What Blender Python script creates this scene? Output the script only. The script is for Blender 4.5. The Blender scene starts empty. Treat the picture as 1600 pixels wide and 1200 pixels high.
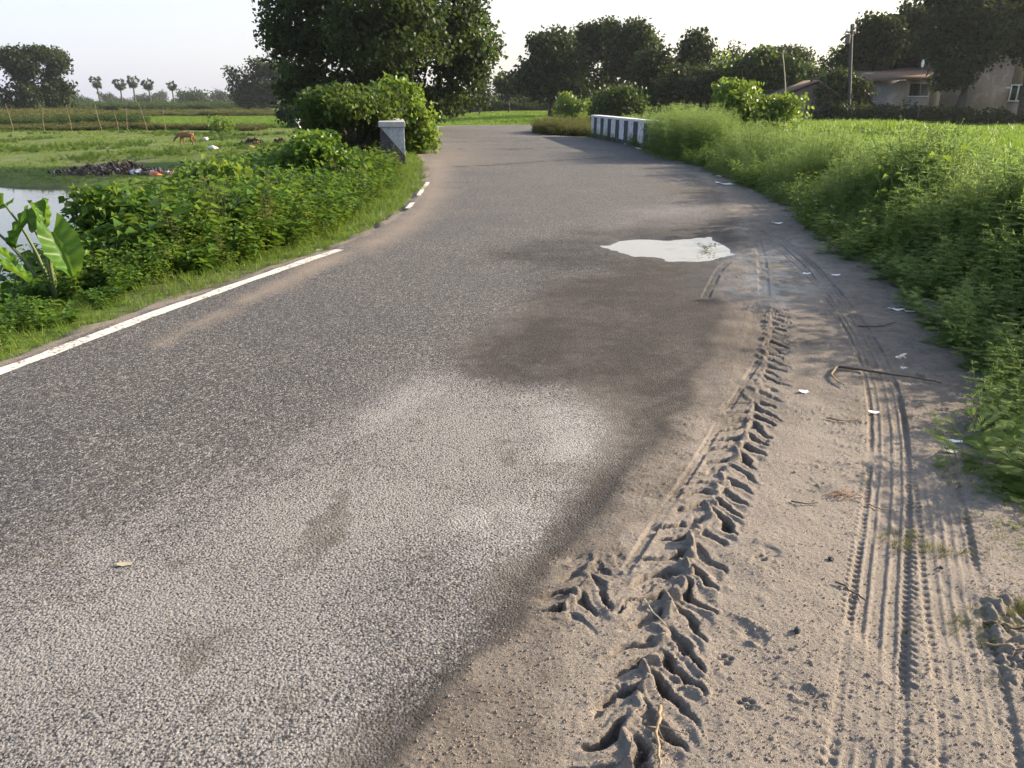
import bpy, math, random
import numpy as np
from mathutils import Vector, Matrix
R = math.radians
rng = np.random.default_rng(7)
random.seed(7)
scene = bpy.context.scene
C = scene.collection

# ------------------------------------------------------------ camera, sky, sun
F_PX, CAM_H, PITCH = 1200.0, 1.55, math.atan(443/1200)
cam_d = bpy.data.cameras.new("camera")
cam_d.sensor_width = 36; cam_d.lens = 36*F_PX/1600
cam_d.clip_start = 0.05; cam_d.clip_end = 6000
cam = bpy.data.objects.new("camera", cam_d); C.objects.link(cam)
cam.location = (0, 0, CAM_H); cam.rotation_euler = (R(90)-PITCH, 0, 0)
scene.camera = cam
SUN_AZ, SUN_EL = R(70), R(21)          # azimuth clockwise from +Y
w = bpy.data.worlds.new("World"); scene.world = w; w.use_nodes = True
nt = w.node_tree; nt.nodes.clear()
sky = nt.nodes.new('ShaderNodeTexSky'); sky.sky_type = 'NISHITA'; sky.sun_disc = False
sky.sun_elevation = SUN_EL; sky.sun_rotation = SUN_AZ
sky.air_density = 1.0; sky.dust_density = 2.4; sky.ozone_density = 1.2
bg = nt.nodes.new('ShaderNodeBackground'); bg.inputs[1].default_value = 0.13
wo = nt.nodes.new('ShaderNodeOutputWorld')
veil = nt.nodes.new('ShaderNodeMix'); veil.data_type = 'RGBA'; 
tcw = nt.nodes.new('ShaderNodeTexCoord'); sepw = nt.nodes.new('ShaderNodeSeparateXYZ'); nt.links.new(tcw.outputs['Generated'], sepw.inputs[0])
mrw = nt.nodes.new('ShaderNodeMapRange'); mrw.interpolation_type = 'SMOOTHSTEP'; nt.links.new(sepw.outputs[2], mrw.inputs[0])
for i_, v_ in ((1, .02), (2, .42), (3, .72), (4, .10)): mrw.inputs[i_].default_value = v_
nt.links.new(mrw.outputs[0], veil.inputs[0])
dotw = nt.nodes.new('ShaderNodeVectorMath'); dotw.operation = 'DOT_PRODUCT'; nt.links.new(tcw.outputs['Generated'], dotw.inputs[0])
dotw.inputs[1].default_value = (math.sin(SUN_AZ)*math.cos(SUN_EL), math.cos(SUN_AZ)*math.cos(SUN_EL), math.sin(SUN_EL))
mgw = nt.nodes.new('ShaderNodeMapRange'); nt.links.new(dotw.outputs['Value'], mgw.inputs[0]); mgw.inputs[1].default_value = -.25; mgw.inputs[2].default_value = .95
glw = nt.nodes.new('ShaderNodeMix'); glw.data_type = 'RGBA'; nt.links.new(mgw.outputs[0], glw.inputs[0])
glw.inputs[6].default_value = (2.45, 2.6, 3.2, 1); glw.inputs[7].default_value = (3.2, 2.75, 2.0, 1); nt.links.new(glw.outputs[2], veil.inputs[7])
veil.inputs[7].default_value = (3.1, 2.98, 3.12, 1)          # added whitening near the horizon, fading upward to cut ambient light, warmer sunward
nt.links.new(sky.outputs[0], veil.inputs[6]); nt.links.new(veil.outputs[2], bg.inputs[0]); nt.links.new(bg.outputs[0], wo.inputs[0])
sd = bpy.data.lights.new("sun", 'SUN'); sd.energy = 5.0; sd.angle = R(0.6); sd.color = (1.0, 0.83, 0.62)
sun = bpy.data.objects.new("sun", sd); C.objects.link(sun)
sv = Vector((math.sin(SUN_AZ)*math.cos(SUN_EL), math.cos(SUN_AZ)*math.cos(SUN_EL), math.sin(SUN_EL)))
sun.rotation_euler = sv.to_track_quat('Z', 'Y').to_euler()
scene.view_settings.view_transform = 'Standard'; scene.view_settings.look = 'None'
scene.view_settings.exposure = 1.42; scene.view_settings.gamma = 1.0
scene.cycles.max_bounces = 6; scene.cycles.diffuse_bounces = 3; scene.cycles.transmission_bounces = 4
scene.cycles.transparent_max_bounces = 6; scene.cycles.volume_bounces = 0

# ------------------------------------------------------------ small maths
def G(px, py, z=0.0):
    """point of the plane at height z that the photo shows at a pixel"""
    x = (px-800)/F_PX; y = (600-py)/F_PX
    dy = math.cos(PITCH)+y*math.sin(PITCH); dz = -math.sin(PITCH)+y*math.cos(PITCH)
    t = (z-CAM_H)/dz
    return (x*t, dy*t)
def AT(px, py, Y):
    x = (px-800)/F_PX; y = (600-py)/F_PX
    dy = math.cos(PITCH)+y*math.sin(PITCH); dz = -math.sin(PITCH)+y*math.cos(PITCH)
    t = Y/dy
    return (x*t, Y, CAM_H+dz*t)
def sst(a, b, x):
    t = np.clip((np.asarray(x, float)-a)/(b-a), 0, 1); return t*t*(3-2*t)
def _hash(ix, iy, seed):
    n = (ix.astype(np.int64)*374761393 + iy.astype(np.int64)*668265263 + seed*1442695041) & 0x7fffffff
    n = (n ^ (n >> 13)) * 1274126177 & 0x7fffffff
    return ((n ^ (n >> 16)) & 0xffff)/65535.0
def vnoise(x, y, s, seed=0):
    x = np.asarray(x, float)*s; y = np.asarray(y, float)*s
    ix = np.floor(x); iy = np.floor(y); fx = x-ix; fy = y-iy
    fx = fx*fx*(3-2*fx); fy = fy*fy*(3-2*fy)
    a = _hash(ix, iy, seed); b = _hash(ix+1, iy, seed); c = _hash(ix, iy+1, seed); d = _hash(ix+1, iy+1, seed)
    return (a+(b-a)*fx)*(1-fy)+(c+(d-c)*fx)*fy
def fbm(x, y, s, o=3, seed=0):
    v = 0; a = 0.5; tot = 0
    for i in range(o):
        v = v+a*vnoise(x, y, s*2**i, seed+i*17); tot += a; a *= .5
    return v/tot
def poly_sd(px, py, P):
    """signed distance to polygon, negative inside"""
    P = np.asarray(P, float); x = px.ravel(); y = py.ravel()
    d = np.full(x.shape, 1e18); ins = np.zeros(x.shape, bool)
    for i in range(len(P)):
        a = P[i]; b = P[(i+1) % len(P)]; e = b-a
        wx = x-a[0]; wy = y-a[1]
        t = np.clip((wx*e[0]+wy*e[1])/(e@e+1e-12), 0, 1)
        d = np.minimum(d, (wx-t*e[0])**2+(wy-t*e[1])**2)
        if a[1] != b[1]:
            c = ((a[1] > y) != (b[1] > y)) & (x < (b[0]-a[0])*(y-a[1])/(b[1]-a[1])+a[0])
            ins ^= c
    d = np.sqrt(d); d[ins] *= -1
    return d.reshape(px.shape)
def path_st(px, py, P):
    """nearest arclength s and signed offset t (positive = right of travel), plus parameter validity"""
    P = np.asarray(P, float); x = px.ravel(); y = py.ravel()
    best = np.full(x.shape, 1e18); S = np.zeros(x.shape); T = np.zeros(x.shape); L = 0.0
    for i in range(len(P)-1):
        a = P[i]; e = P[i+1]-a; l = math.hypot(*e)
        wx = x-a[0]; wy = y-a[1]
        t = np.clip((wx*e[0]+wy*e[1])/(l*l), 0, 1)
        d = (wx-t*e[0])**2+(wy-t*e[1])**2
        m = d < best; best[m] = d[m]; S[m] = L+t[m]*l
        T[m] = ((wx*e[1]-wy*e[0])/l)[m]; L += l
    T = np.sign(T)*np.sqrt(best)
    return S.reshape(px.shape), T.reshape(px.shape), L
def smooth_path(P, n=40):
    P = np.asarray(P, float); t = np.r_[0, np.cumsum(np.hypot(*np.diff(P, axis=0).T))]
    u = np.linspace(0, t[-1], n); Q = np.stack([np.interp(u, t, P[:, 0]), np.interp(u, t, P[:, 1])], 1)
    for _ in range(6):
        Q[1:-1] = (Q[:-2]+2*Q[1:-1]+Q[2:])/4
    return Q

# ------------------------------------------------------------ object helpers
def tag(o, label=None, cat=None, group=None, kind=None):
    if label: o["label"] = label
    if cat: o["category"] = cat
    if group: o["group"] = group
    if kind: o["kind"] = kind
    return o
def mesh_obj(name, V, Fs, mat, parent=None, attrs=None, smooth=False, matidx=None, link=True):
    """V (N,3); Fs a list of int arrays (M,k)"""
    me = bpy.data.meshes.new(name)
    V = np.asarray(V, np.float32)
    if not isinstance(Fs, (list, tuple)): Fs = [Fs]
    Fs = [np.asarray(f, np.int32) for f in Fs if len(f)]
    loops = np.concatenate([f.ravel() for f in Fs])
    sizes = np.concatenate([np.full(len(f), f.shape[1], np.int32) for f in Fs])
    me.vertices.add(len(V)); me.vertices.foreach_set("co", V.ravel())
    me.loops.add(len(loops)); me.loops.foreach_set("vertex_index", loops)
    me.polygons.add(len(sizes))
    me.polygons.foreach_set("loop_start", np.r_[0, np.cumsum(sizes)[:-1]].astype(np.int32))
    if smooth: me.polygons.foreach_set("use_smooth", np.ones(len(sizes), bool))
    if isinstance(mat, (list, tuple)):
        for m in mat: me.materials.append(m)
        if matidx is not None: me.polygons.foreach_set("material_index", np.asarray(matidx, np.int32))
    elif mat: me.materials.append(mat)
    if attrs:
        for k, a in attrs.items():
            at = me.attributes.new(k, 'FLOAT', 'POINT'); at.data.foreach_set("value", np.asarray(a, np.float32).ravel())
    me.update(calc_edges=True); me.validate()
    o = bpy.data.objects.new(name, me)
    if parent: o.parent = parent
    if link: C.objects.link(o)
    return o
def empty(name, loc=(0, 0, 0), rz=0.0):
    o = bpy.data.objects.new(name, None); o.location = loc; o.rotation_euler = (0, 0, rz)
    o.empty_display_size = .2; C.objects.link(o); return o
class Acc:
    def __init__(s): s.V = []; s.F = {}; s.n = 0; s.A = []
    def add(s, V, F, var=None):
        V = np.asarray(V, float)
        if not isinstance(F, list): F = [F]
        for f in F:
            f = np.asarray(f, int)
            if len(f): s.F.setdefault(f.shape[1], []).append(f+s.n)
        s.V.append(V); s.n += len(V)
        s.A.append(np.full(len(V), .5) if var is None else np.broadcast_to(var, (len(V),)))
    def arrays(s):
        return np.concatenate(s.V), [np.concatenate(v) for v in s.F.values()], np.concatenate(s.A)
    def obj(s, name, mat, parent=None, smooth=False):
        V, F, A = s.arrays()
        return mesh_obj(name, V, F, mat, parent, {"var": A}, smooth)
def box(c, size, rz=0.0, bev=0.0, taper=1.0):
    sx, sy, sz = [v/2 for v in size]
    V = np.array([[x, y, z] for z in (-1, 1) for x, y in ((-1, -1), (1, -1), (1, 1), (-1, 1))], float)*[sx, sy, sz]
    V[4:, :2] *= taper
    ca, sa = math.cos(rz), math.sin(rz)
    V = np.stack([V[:, 0]*ca-V[:, 1]*sa, V[:, 0]*sa+V[:, 1]*ca, V[:, 2]], 1)+np.asarray(c, float)
    F = np.array([[3, 2, 1, 0], [4, 5, 6, 7], [0, 1, 5, 4], [1, 2, 6, 5], [2, 3, 7, 6], [3, 0, 4, 7]])
    return V, F
def tube(P, rad, n=6, cap=True):
    P = np.asarray(P, float); m = len(P); rad = np.broadcast_to(rad, (m,))
    T = np.gradient(P, axis=0); T /= np.linalg.norm(T, axis=1)[:, None]+1e-9
    ref = np.array([0, 0, 1.0]) if abs(T[0][2]) < .9 else np.array([1.0, 0, 0])
    U = np.cross(T, ref); U /= np.linalg.norm(U, axis=1)[:, None]+1e-9; W = np.cross(T, U)
    a = np.linspace(0, 2*math.pi, n, endpoint=False)
    V = (P[:, None]+rad[:, None, None]*(np.cos(a)[None, :, None]*U[:, None]+np.sin(a)[None, :, None]*W[:, None])).reshape(-1, 3)
    F = []
    for i in range(m-1):
        for j in range(n):
            k = (j+1) % n; F.append([i*n+j, i*n+k, (i+1)*n+k, (i+1)*n+j])
    if cap:
        V = np.vstack([V, P[-1:]+T[-1:]*rad[-1]*.3]); c = len(V)-1
        F2 = [[(m-1)*n+j, (m-1)*n+(j+1) % n, c] for j in range(n)]
        return V, [np.array(F), np.array(F2)]
    return V, [np.array(F)]
def norm(v): return v/(np.linalg.norm(v, axis=-1, keepdims=True)+1e-9)
def leaves(P, D, Nn, L, W, fold=.18, droop=.0, var=None):
    """rhombic folded leaves: two triangles each"""
    N = len(P); L = np.broadcast_to(L, (N,))[:, None]; W = np.broadcast_to(W, (N,))[:, None]
    D = norm(D); S = norm(np.cross(D, Nn)); Nn = np.cross(S, D)
    tip = P+D*L-np.array([0, 0, 1.0])*L*droop
    m = P+D*L*.42
    l = m+S*W*.5+Nn*W*fold; r = m-S*W*.5+Nn*W*fold
    V = np.stack([P, l, tip, r], 1).reshape(-1, 3)
    b = np.arange(N)[:, None]*4
    F = np.concatenate([b+[0, 1, 2], b+[0, 2, 3]], 0)
    v = rng.random(N) if var is None else np.broadcast_to(var, (N,))
    return V, F, np.repeat(v, 4)
def rnd_dir(n):
    v = rng.normal(size=(n, 3)); return norm(v)

# ------------------------------------------------------------ materials
def new_mat(name):
    m = bpy.data.materials.new(name); m.use_nodes = True
    nt = m.node_tree; nt.nodes.clear()
    return m, nt
def nd(nt, t, **k):
    n = nt.nodes.new(t)
    for a, b in k.items():
        if a.startswith('i_'): n.inputs[int(a[2:])].default_value = b
        else: setattr(n, a, b)
    return n
def noise(nt, co, scale, detail=3, rough=.6):
    n = nt.nodes.new('ShaderNodeTexNoise'); n.inputs['Scale'].default_value = scale
    n.inputs['Detail'].default_value = detail; n.inputs['Roughness'].default_value = rough
    if co is not None: nt.links.new(co, n.inputs['Vector'])
    return n.outputs[0]
def ramp(nt, v, stops, interp='LINEAR'):
    r = nt.nodes.new('ShaderNodeValToRGB'); r.color_ramp.interpolation = interp
    e = r.color_ramp.elements
    while len(e) < len(stops): e.new(.5)
    for i, (p, c) in enumerate(stops):
        e[i].position = p; e[i].color = tuple(c)+(1,) if len(c) == 3 else c
    nt.links.new(v, r.inputs[0]); return r.outputs[0]
def maprange(nt, v, a, b, c=0.0, d=1.0, smooth=False):
    n = nt.nodes.new('ShaderNodeMapRange'); n.interpolation_type = 'SMOOTHSTEP' if smooth else 'LINEAR'
    for i, x in enumerate((a, b, c, d)): n.inputs[i+1].default_value = x
    nt.links.new(v, n.inputs[0]); return n.outputs[0]
def math_(nt, op, a, b=None, clamp=False):
    n = nt.nodes.new('ShaderNodeMath'); n.operation = op; n.use_clamp = clamp
    for i, x in enumerate((a, b)):
        if x is None: continue
        if isinstance(x, (int, float)): n.inputs[i].default_value = x
        else: nt.links.new(x, n.inputs[i])
    return n.outputs[0]
def mix(nt, f, a, b, mode='MIX'):
    n = nt.nodes.new('ShaderNodeMix'); n.data_type = 'RGBA'; n.blend_type = mode
    for s, x in ((n.inputs[0], f), (n.inputs[6], a), (n.inputs[7], b)):
        if isinstance(x, (int, float)): s.default_value = x
        elif isinstance(x, tuple): s.default_value = x+(1,) if len(x) == 3 else x
        else: nt.links.new(x, s)
    return n.outputs[2]
def attr(nt, name):
    n = nt.nodes.new('ShaderNodeAttribute'); n.attribute_name = name; return n.outputs['Fac']
def objco(nt): return nt.nodes.new('ShaderNodeTexCoord').outputs['Object']
def geoco(nt): return nt.nodes.new('ShaderNodeNewGeometry').outputs['Position']
def bump(nt, h, strength, dist, prev=None):
    n = nt.nodes.new('ShaderNodeBump'); n.inputs['Strength'].default_value = strength
    n.inputs['Distance'].default_value = dist; nt.links.new(h, n.inputs['Height'])
    if prev is not None: nt.links.new(prev, n.inputs['Normal'])
    return n.outputs[0]
def surface(nt, col, rough=.8, normal=None, spec=.5, metal=0.0):
    b = nt.nodes.new('ShaderNodeBsdfPrincipled'); o = nt.nodes.new('ShaderNodeOutputMaterial')
    for s, x in (('Base Color', col), ('Roughness', rough), ('Specular IOR Level', spec), ('Metallic', metal)):
        if isinstance(x, (int, float)): b.inputs[s].default_value = x
        elif isinstance(x, tuple): b.inputs[s].default_value = x+(1,)
        else: nt.links.new(x, b.inputs[s])
    if normal is not None: nt.links.new(normal, b.inputs['Normal'])
    nt.links.new(b.outputs[0], o.inputs[0]); return b
def leaf_mat(name, dark, mid, light, trans=.35, rough=.55, tint=(.16, .22, .03), spec=.2):
    m, nt = new_mat(name)
    v = attr(nt, 'var'); p = geoco(nt); n = noise(nt, p, .9, 2)
    v2 = math_(nt, 'ADD', math_(nt, 'MULTIPLY', v, .75), math_(nt, 'MULTIPLY', maprange(nt, n, .3, .7), .25))
    col = ramp(nt, v2, [(0, dark), (.5, mid), (.93, light), (1, tuple(min(1, c*1.3) for c in light))])
    b = surface(nt, col, rough, spec=spec)
    t = nt.nodes.new('ShaderNodeBsdfTranslucent'); tc = mix(nt, .55, col, tint); nt.links.new(tc, t.inputs[0])
    ms = nt.nodes.new('ShaderNodeMixShader'); ms.inputs[0].default_value = trans
    out = [x for x in nt.nodes if x.type == 'OUTPUT_MATERIAL'][0]
    nt.links.new(b.outputs[0], ms.inputs[1]); nt.links.new(t.outputs[0], ms.inputs[2]); nt.links.new(ms.outputs[0], out.inputs[0])
    return m
M = {}
M['weed'] = leaf_mat('feathery weed leaves', (.085, .145, .038), (.18, .26, .062), (.34, .40, .15), .58, .5, (.22, .34, .08))
M['broad'] = leaf_mat('broad verge leaves', (.025, .062, .010), (.065, .14, .018), (.17, .25, .04), .42, .42, (.2, .3, .03))
M['olive'] = leaf_mat('dry olive weeds', (.06, .07, .025), (.11, .125, .04), (.2, .19, .08), .3, .7, (.25, .25, .05))
M['grass'] = leaf_mat('short verge grass', (.06, .105, .014), (.10, .175, .022), (.19, .25, .05), .4, .5, (.2, .28, .04))
M['paddy'] = leaf_mat('young rice blades', (.06, .115, .02), (.10, .17, .03), (.16, .22, .05), .45, .5, (.25, .4, .03))
M['field'] = leaf_mat('rough pasture', (.08, .13, .016), (.14, .20, .024), (.23, .28, .05), .38, .6, (.2, .26, .04))
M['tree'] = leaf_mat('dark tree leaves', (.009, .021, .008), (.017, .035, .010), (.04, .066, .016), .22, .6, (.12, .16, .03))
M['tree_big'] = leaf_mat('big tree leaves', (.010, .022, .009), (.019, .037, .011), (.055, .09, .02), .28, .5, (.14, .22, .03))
M['tree_mid'] = leaf_mat('mid green tree leaves', (.028, .055, .016), (.045, .08, .02), (.08, .115, .03), .3, .5, (.15, .22, .03))
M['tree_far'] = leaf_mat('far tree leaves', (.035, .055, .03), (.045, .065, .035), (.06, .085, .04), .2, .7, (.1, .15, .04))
M['creeper'] = leaf_mat('creeper leaves', (.015, .035, .008), (.04, .08, .014), (.12, .17, .03), .3, .5, (.2, .28, .03))
M['bright'] = leaf_mat('bright young leaves', (.055, .11, .02), (.09, .16, .025), (.15, .22, .04), .4, .4, (.3, .4, .04))
M['taro'] = leaf_mat('elephant ear leaf', (.035, .095, .015), (.06, .14, .02), (.09, .17, .03), .4, .4, (.25, .4, .04))
def bark_mat():
    m, nt = new_mat('bark'); p = objco(nt)
    n = noise(nt, p, 6, 4)
    surface(nt, ramp(nt, n, [(.3, (.035, .028, .02)), (.7, (.11, .09, .07))]), .9, bump(nt, n, .6, .05)); return m
M['bark'] = bark_mat()
def plain(name, col, rough=.7, var=.25, scale=8, bumpd=.0, spec=.4):
    m, nt = new_mat(name); p = objco(nt); n = noise(nt, p, scale, 4)
    c = mix(nt, n, tuple(x*(1-var) for x in col), tuple(min(1, x*(1+var)) for x in col))
    surface(nt, c, rough, bump(nt, n, .5, bumpd) if bumpd else None, spec); return m
M['stem'] = plain('green stem', (.09, .12, .04))
M['dry'] = plain('dry stick', (.26, .19, .12), .85, .3, 30, .002)
M['drydark'] = plain('dark wet stick', (.09, .07, .05), .7, .3, 30, .002)
M['white_trash'] = plain('white plastic scrap', (.75, .75, .76), .35, .06)
M['stone'] = plain('pale stone', (.3, .27, .24), .9, .3, 25, .004)
M['blackstone'] = plain('dark bitumen stone', (.025, .028, .034), .5, .3, 40, .004)
M['bamboo'] = plain('pale bamboo', (.34, .3, .22), .7, .2, 6)

# ------------------------------------------------------------ road geometry
LL = [(-6.5, -6), (-4.9, -1), (-4.25, 1.2), (-3.16, 4.48), (-2.82, 5.87), (-2.42, 7.17), (-1.93, 8.5), (-1.66, 10.2), (-1.52, 12.0), (-1.61, 15.3), (-2.0, 19), (-2.4, 22.1), (-2.9, 25.5), (-3.45, 31.9), (-3.9, 36)]
RR = [(1.4, -6), (1.36, -1), (1.33, 1.2), (1.42, 1.9), (1.60, 2.3), (1.94, 2.9), (2.6, 3.8), (3.25, 6), (3.65, 8.9), (4.3, 12), (4.55, 16), (4.75, 22), (4.6, 26), (4.0, 32), (3.35, 36)]
def xL(Y): return np.interp(Y, [p[1] for p in LL], [p[0] for p in LL])
def xR(Y): return np.interp(Y, [p[1] for p in RR], [p[0] for p in RR])
FARL = [(-3.9, 36), (-4.45, 41), (-4.95, 46), (-5.1, 49.5), (-4.4, 52.6), (-2.5, 54.0), (2.2, 55.0), (9, 55.4), (24, 55.0)]
FARR = [(3.35, 36), (1.6, 38.6), (1.0, 40.2), (1.1, 42.5), (2.0, 44.5), (3.6, 46.3), (7, 47.6), (12, 48.0), (24, 47.6)]
ROADPOLY = LL+FARL[1:]+FARR[::-1]+RR[::-1][1:]
POND = [(-8, 11), (-9, 17), (-10, 22), (-13, 28), (-15.5, 31), (-18, 33), (-21, 34), (-26, 35.5), (-45, 38), (-70, 34), (-70, 12), (-30, 4), (-14, 6)]
def cx(Y): return np.interp(Y, [-6, 20, 36, 48, 60], [-1, 1, 0, -1, -2])
def terrain(x, y):
    x = np.asarray(x, float); y = np.asarray(y, float)
    d = poly_sd(x, y, ROADPOLY)
    right = (x > cx(y)).astype(float)
    t = np.where(y < 46, right, np.where(y < 60, np.maximum(right*sst(60, 50, y), sst(-30, 4, x)), sst(-30, 4, x)))
    lev = -1.75+t*1.15
    lev = lev+(fbm(x, y, .11, 3, 3)-.5)*.35*sst(2, 8, d)
    fall = np.where(t > .5, sst(.7, 4.5, d), sst(.55, 5.5, d))
    # left field has low bunds and a rise behind the pond
    h = -.035+(lev+.035)*fall
    h = h+(fbm(x, y, 1.3, 3, 11)-.5)*.12*sst(.25, 1.5, d)
    far = sst(120, 420, y)*(1-t)*1.0
    h = h+far*1.15
    m = (x > -75) & (x < -5) & (y > 2) & (y < 42)
    if m.any():
        pd = poly_sd(x, y, POND); pd = pd+(vnoise(x, y, .5, 5)-.5)*1.4
        b = sst(1.6, -1.2, pd)
        h = np.where(m, h*(1-b)+(-2.5)*b, h)
    h = np.where(d < .0, -.07, h)
    return h
def TZ(x, y): return float(terrain(np.array([x]), np.array([y]))[0])

def grid_faces(nr, nc):
    i = np.arange(nr-1)[:, None]; j = np.arange(nc-1)[None]
    a = i*nc+j
    return np.stack([a, a+1, a+nc+1, a+nc], -1).reshape(-1, 4)

# ground sheet (fine near, reaching the horizon)
def axis(lo, hi, fine, c0=0.0, g=.045):
    out = [c0]; s = fine
    while out[-1] < hi: s = max(fine, abs(out[-1]-c0)*g); out.append(out[-1]+s)
    neg = [c0]
    while neg[-1] > lo: s = max(fine, abs(neg[-1]-c0)*g); neg.append(neg[-1]-s)
    return np.array(neg[::-1][:-1]+out)
gx = axis(-2600, 2600, .22, 0, .035); gy = axis(-60, 3000, .22, 6, .03)
GX, GY = np.meshgrid(gx, gy); GZ = terrain(GX, GY)
def ground_mat():
    m, nt = new_mat('grassy ground'); p = geoco(nt)
    a = noise(nt, p, .35, 4); b = noise(nt, p, 3.0, 4, .7); c = noise(nt, p, 24, 3, .7)
    green = ramp(nt, b, [(.3, (.05, .08, .014)), (.55, (.10, .15, .02)), (.75, (.16, .20, .035))])
    soil = ramp(nt, c, [(.3, (.12, .10, .08)), (.7, (.22, .185, .155))])
    f = maprange(nt, math_(nt, 'ADD', math_(nt, 'MULTIPLY', a, .7), math_(nt, 'MULTIPLY', b, .3)), .52, .62)
    f = math_(nt, 'MULTIPLY', f, .55)
    mud = attr(nt, 'bare'); f = math_(nt, 'MAXIMUM', f, mud)
    col = mix(nt, f, green, soil)
    grit = noise(nt, p, 120, 4, .75)
    surface(nt, col, .9, bump(nt, grit, .7, .012, bump(nt, c, .7, .03, bump(nt, b, .5, .1))), .2)
    return m
dR = poly_sd(GX, GY, ROADPOLY)
bare = np.where(GX > cx(GY), sst(.75, .2, dR+(vnoise(GX, GY, 2.5, 9)-.5)*.6), sst(.35, .1, dR+(vnoise(GX, GY, 2.5, 9)-.5)*.3))
pdm = poly_sd(GX, GY, POND)
bare = np.maximum(bare, sst(.9, .0, np.abs(pdm+(vnoise(GX, GY, .5, 5)-.5)*1.4))*.8)
g = mesh_obj('ground', np.stack([GX, GY, GZ], -1).reshape(-1, 3), grid_faces(*GX.shape), ground_mat(), attrs={'bare': bare}, smooth=True)
tag(g, kind='structure')

# ------------------------------------------------------------ near road and muddy shoulder sheet
ys = [-6, -4, -2.5, -1.2, -.3, .3, .7, .9]; y = 1.02
while y < 36: ys.append(y); y += min(.35, max(.0026, .00088*y*y))
ys = np.array(ys+[36.0])
xm = np.interp(ys, [0, 1.4, 2.0, 3, 4, 6, 8, 10, 14, 36], [-.75, -.5, -.25, 0.0, .3, .75, .95, 1.2, 2, 2])
NA, NB = 130, 520
uA = np.linspace(0, 1, NA, endpoint=False); uB = np.linspace(0, 1, NB)
XLy, XRy = xL(ys)-.5, xR(ys)+.85
ok = ys[:, None]
X = np.concatenate([XLy[:, None]+(xm-XLy)[:, None]*uA[None], xm[:, None]+(XRy-xm)[:, None]*uB[None]], 1)
Y = np.repeat(ok, X.shape[1], 1)
GP = lambda pts: [G(*p) for p in pts]
def area(pts, soft, wob=.0, ws=2.0, seed=0):
    d = poly_sd(X, Y, GP(pts))
    if wob: d = d+(fbm(X, Y, ws, 4, seed)-.5)*2*wob
    s_ = soft*np.maximum(1, Y/3.2); t_ = np.clip((s_-d)/(2*s_), 0, 1); return t_*t_*(3-2*t_)
# where mud lies, where damp and painted shade darken it, where pale dust fills the aggregate
mud = area([(560, 1300), (760, 1030), (850, 900), (1010, 700), (1085, 600), (1130, 500), (1120, 440), (1150, 345), (1120, 300), (1080, 270), (1500, 270), (1900, 500), (1800, 1300)], .10, .10, 3, 1)
filmy = area([(460, 1300), (620, 1110), (790, 880), (930, 760), (980, 660), (880, 600), (700, 600), (740, 520), (850, 440), (960, 420), (1130, 330), (1000, 290), (1500, 280), (1900, 500), (1800, 1300)], .14, .22, 2.2, 2)
wet_shade = area([(700, 600), (745, 520), (860, 440), (760, 400), (830, 375), (990, 350), (1150, 345), (1240, 400), (1260, 470), (1240, 560), (1150, 640), (1000, 680), (900, 620)], .25, .55, 1.6, 4)*(.62+.38*sst(.3, .6, fbm(X, Y, 2.6, 4, 7)))*1.15
band = area([(470, 1300), (600, 1140), (740, 950), (860, 830), (960, 740), (990, 650), (1100, 560), (1130, 640), (1000, 780), (890, 890), (800, 1010), (700, 1120), (640, 1300)], .08, .14, 3, 6)
wet_shade = np.maximum(wet_shade, band*.75)
wet_shade = np.maximum(wet_shade, area([(500, 1330), (640, 1150), (760, 1000), (880, 830), (1000, 720), (1090, 640), (1060, 760), (960, 900), (880, 1020), (840, 1150), (800, 1330)], .06, .16, 4, 10)*.62)
wet_shade = np.maximum(wet_shade, area([(1130, 340), (1080, 270), (1300, 270), (1700, 640), (1480, 700), (1300, 640), (1190, 600), (1130, 560), (1100, 440)], .12, .4, 1.8, 9)*.62)  # damp right shoulder, with the weeds' shade painted into the darkening
glint = area([(1110, 400), (1240, 380), (1270, 440), (1240, 480), (1150, 480), (1100, 440)], .25, .25, 2, 8)
dust = area([(-600, 1300), (-300, 1000), (60, 880), (250, 780), (450, 690), (640, 600), (760, 560), (900, 620), (960, 690), (860, 830), (700, 1020), (470, 1300)], .85, .8, .9, 12)*(.72+.28*sst(.3, .7, fbm(X, Y, 2.3, 4, 13)))
pale = area([(860, 640), (960, 655), (930, 730), (850, 830), (700, 1000), (600, 1060), (640, 960), (760, 820), (830, 720)], .16, .32, 3, 14)
pale = np.maximum(pale, area([(100, 850), (330, 740), (560, 640), (720, 560), (740, 580), (560, 680), (330, 790), (150, 880)], .08, .12, 2, 15)*.6)
stain = sst(.62, .70, fbm(X, Y, 4.2, 4, 21))*dust*.9
PUD = GP([(950, 384), (985, 377), (1020, 374), (1045, 379), (1075, 372), (1110, 371), (1138, 385), (1132, 401), (1095, 404), (1040, 405), (1000, 397)])
pud = poly_sd(X, Y, PUD)+(fbm(X, Y, 4, 4, 31)-.5)*.45
smallp = poly_sd(X, Y, GP([(1400, 555), (1415, 553), (1418, 580), (1405, 592), (1398, 580)]))+(fbm(X, Y, 9, 3, 33)-.5)*.16
# heights
Z = np.zeros_like(X)
near = sst(16, 9, Y)
Z += mud*(.012+.02*(fbm(X, Y, 2.2, 3, 40)-.5)+.011*(fbm(X, Y, 7, 3, 41)-.5)+.011*(np.abs(fbm(X, Y, 11, 4, 49)-.5))*sst(.4, .7, fbm(X, Y, 1.7, 2, 39))+.0022*(fbm(X, Y, 75, 2, 42)-.5)+.003*(vnoise(X, Y, 210, 48)-.5))*near
Z += (1-mud)*.012*(fbm(X, Y, .5, 2, 43)-.5)
crumb = np.clip(fbm(X, Y, 60, 2, 44)-.66, 0, 1)*mud*near*sst(.45, .7, fbm(X, Y, 3, 2, 36))
Z += crumb*.03
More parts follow.
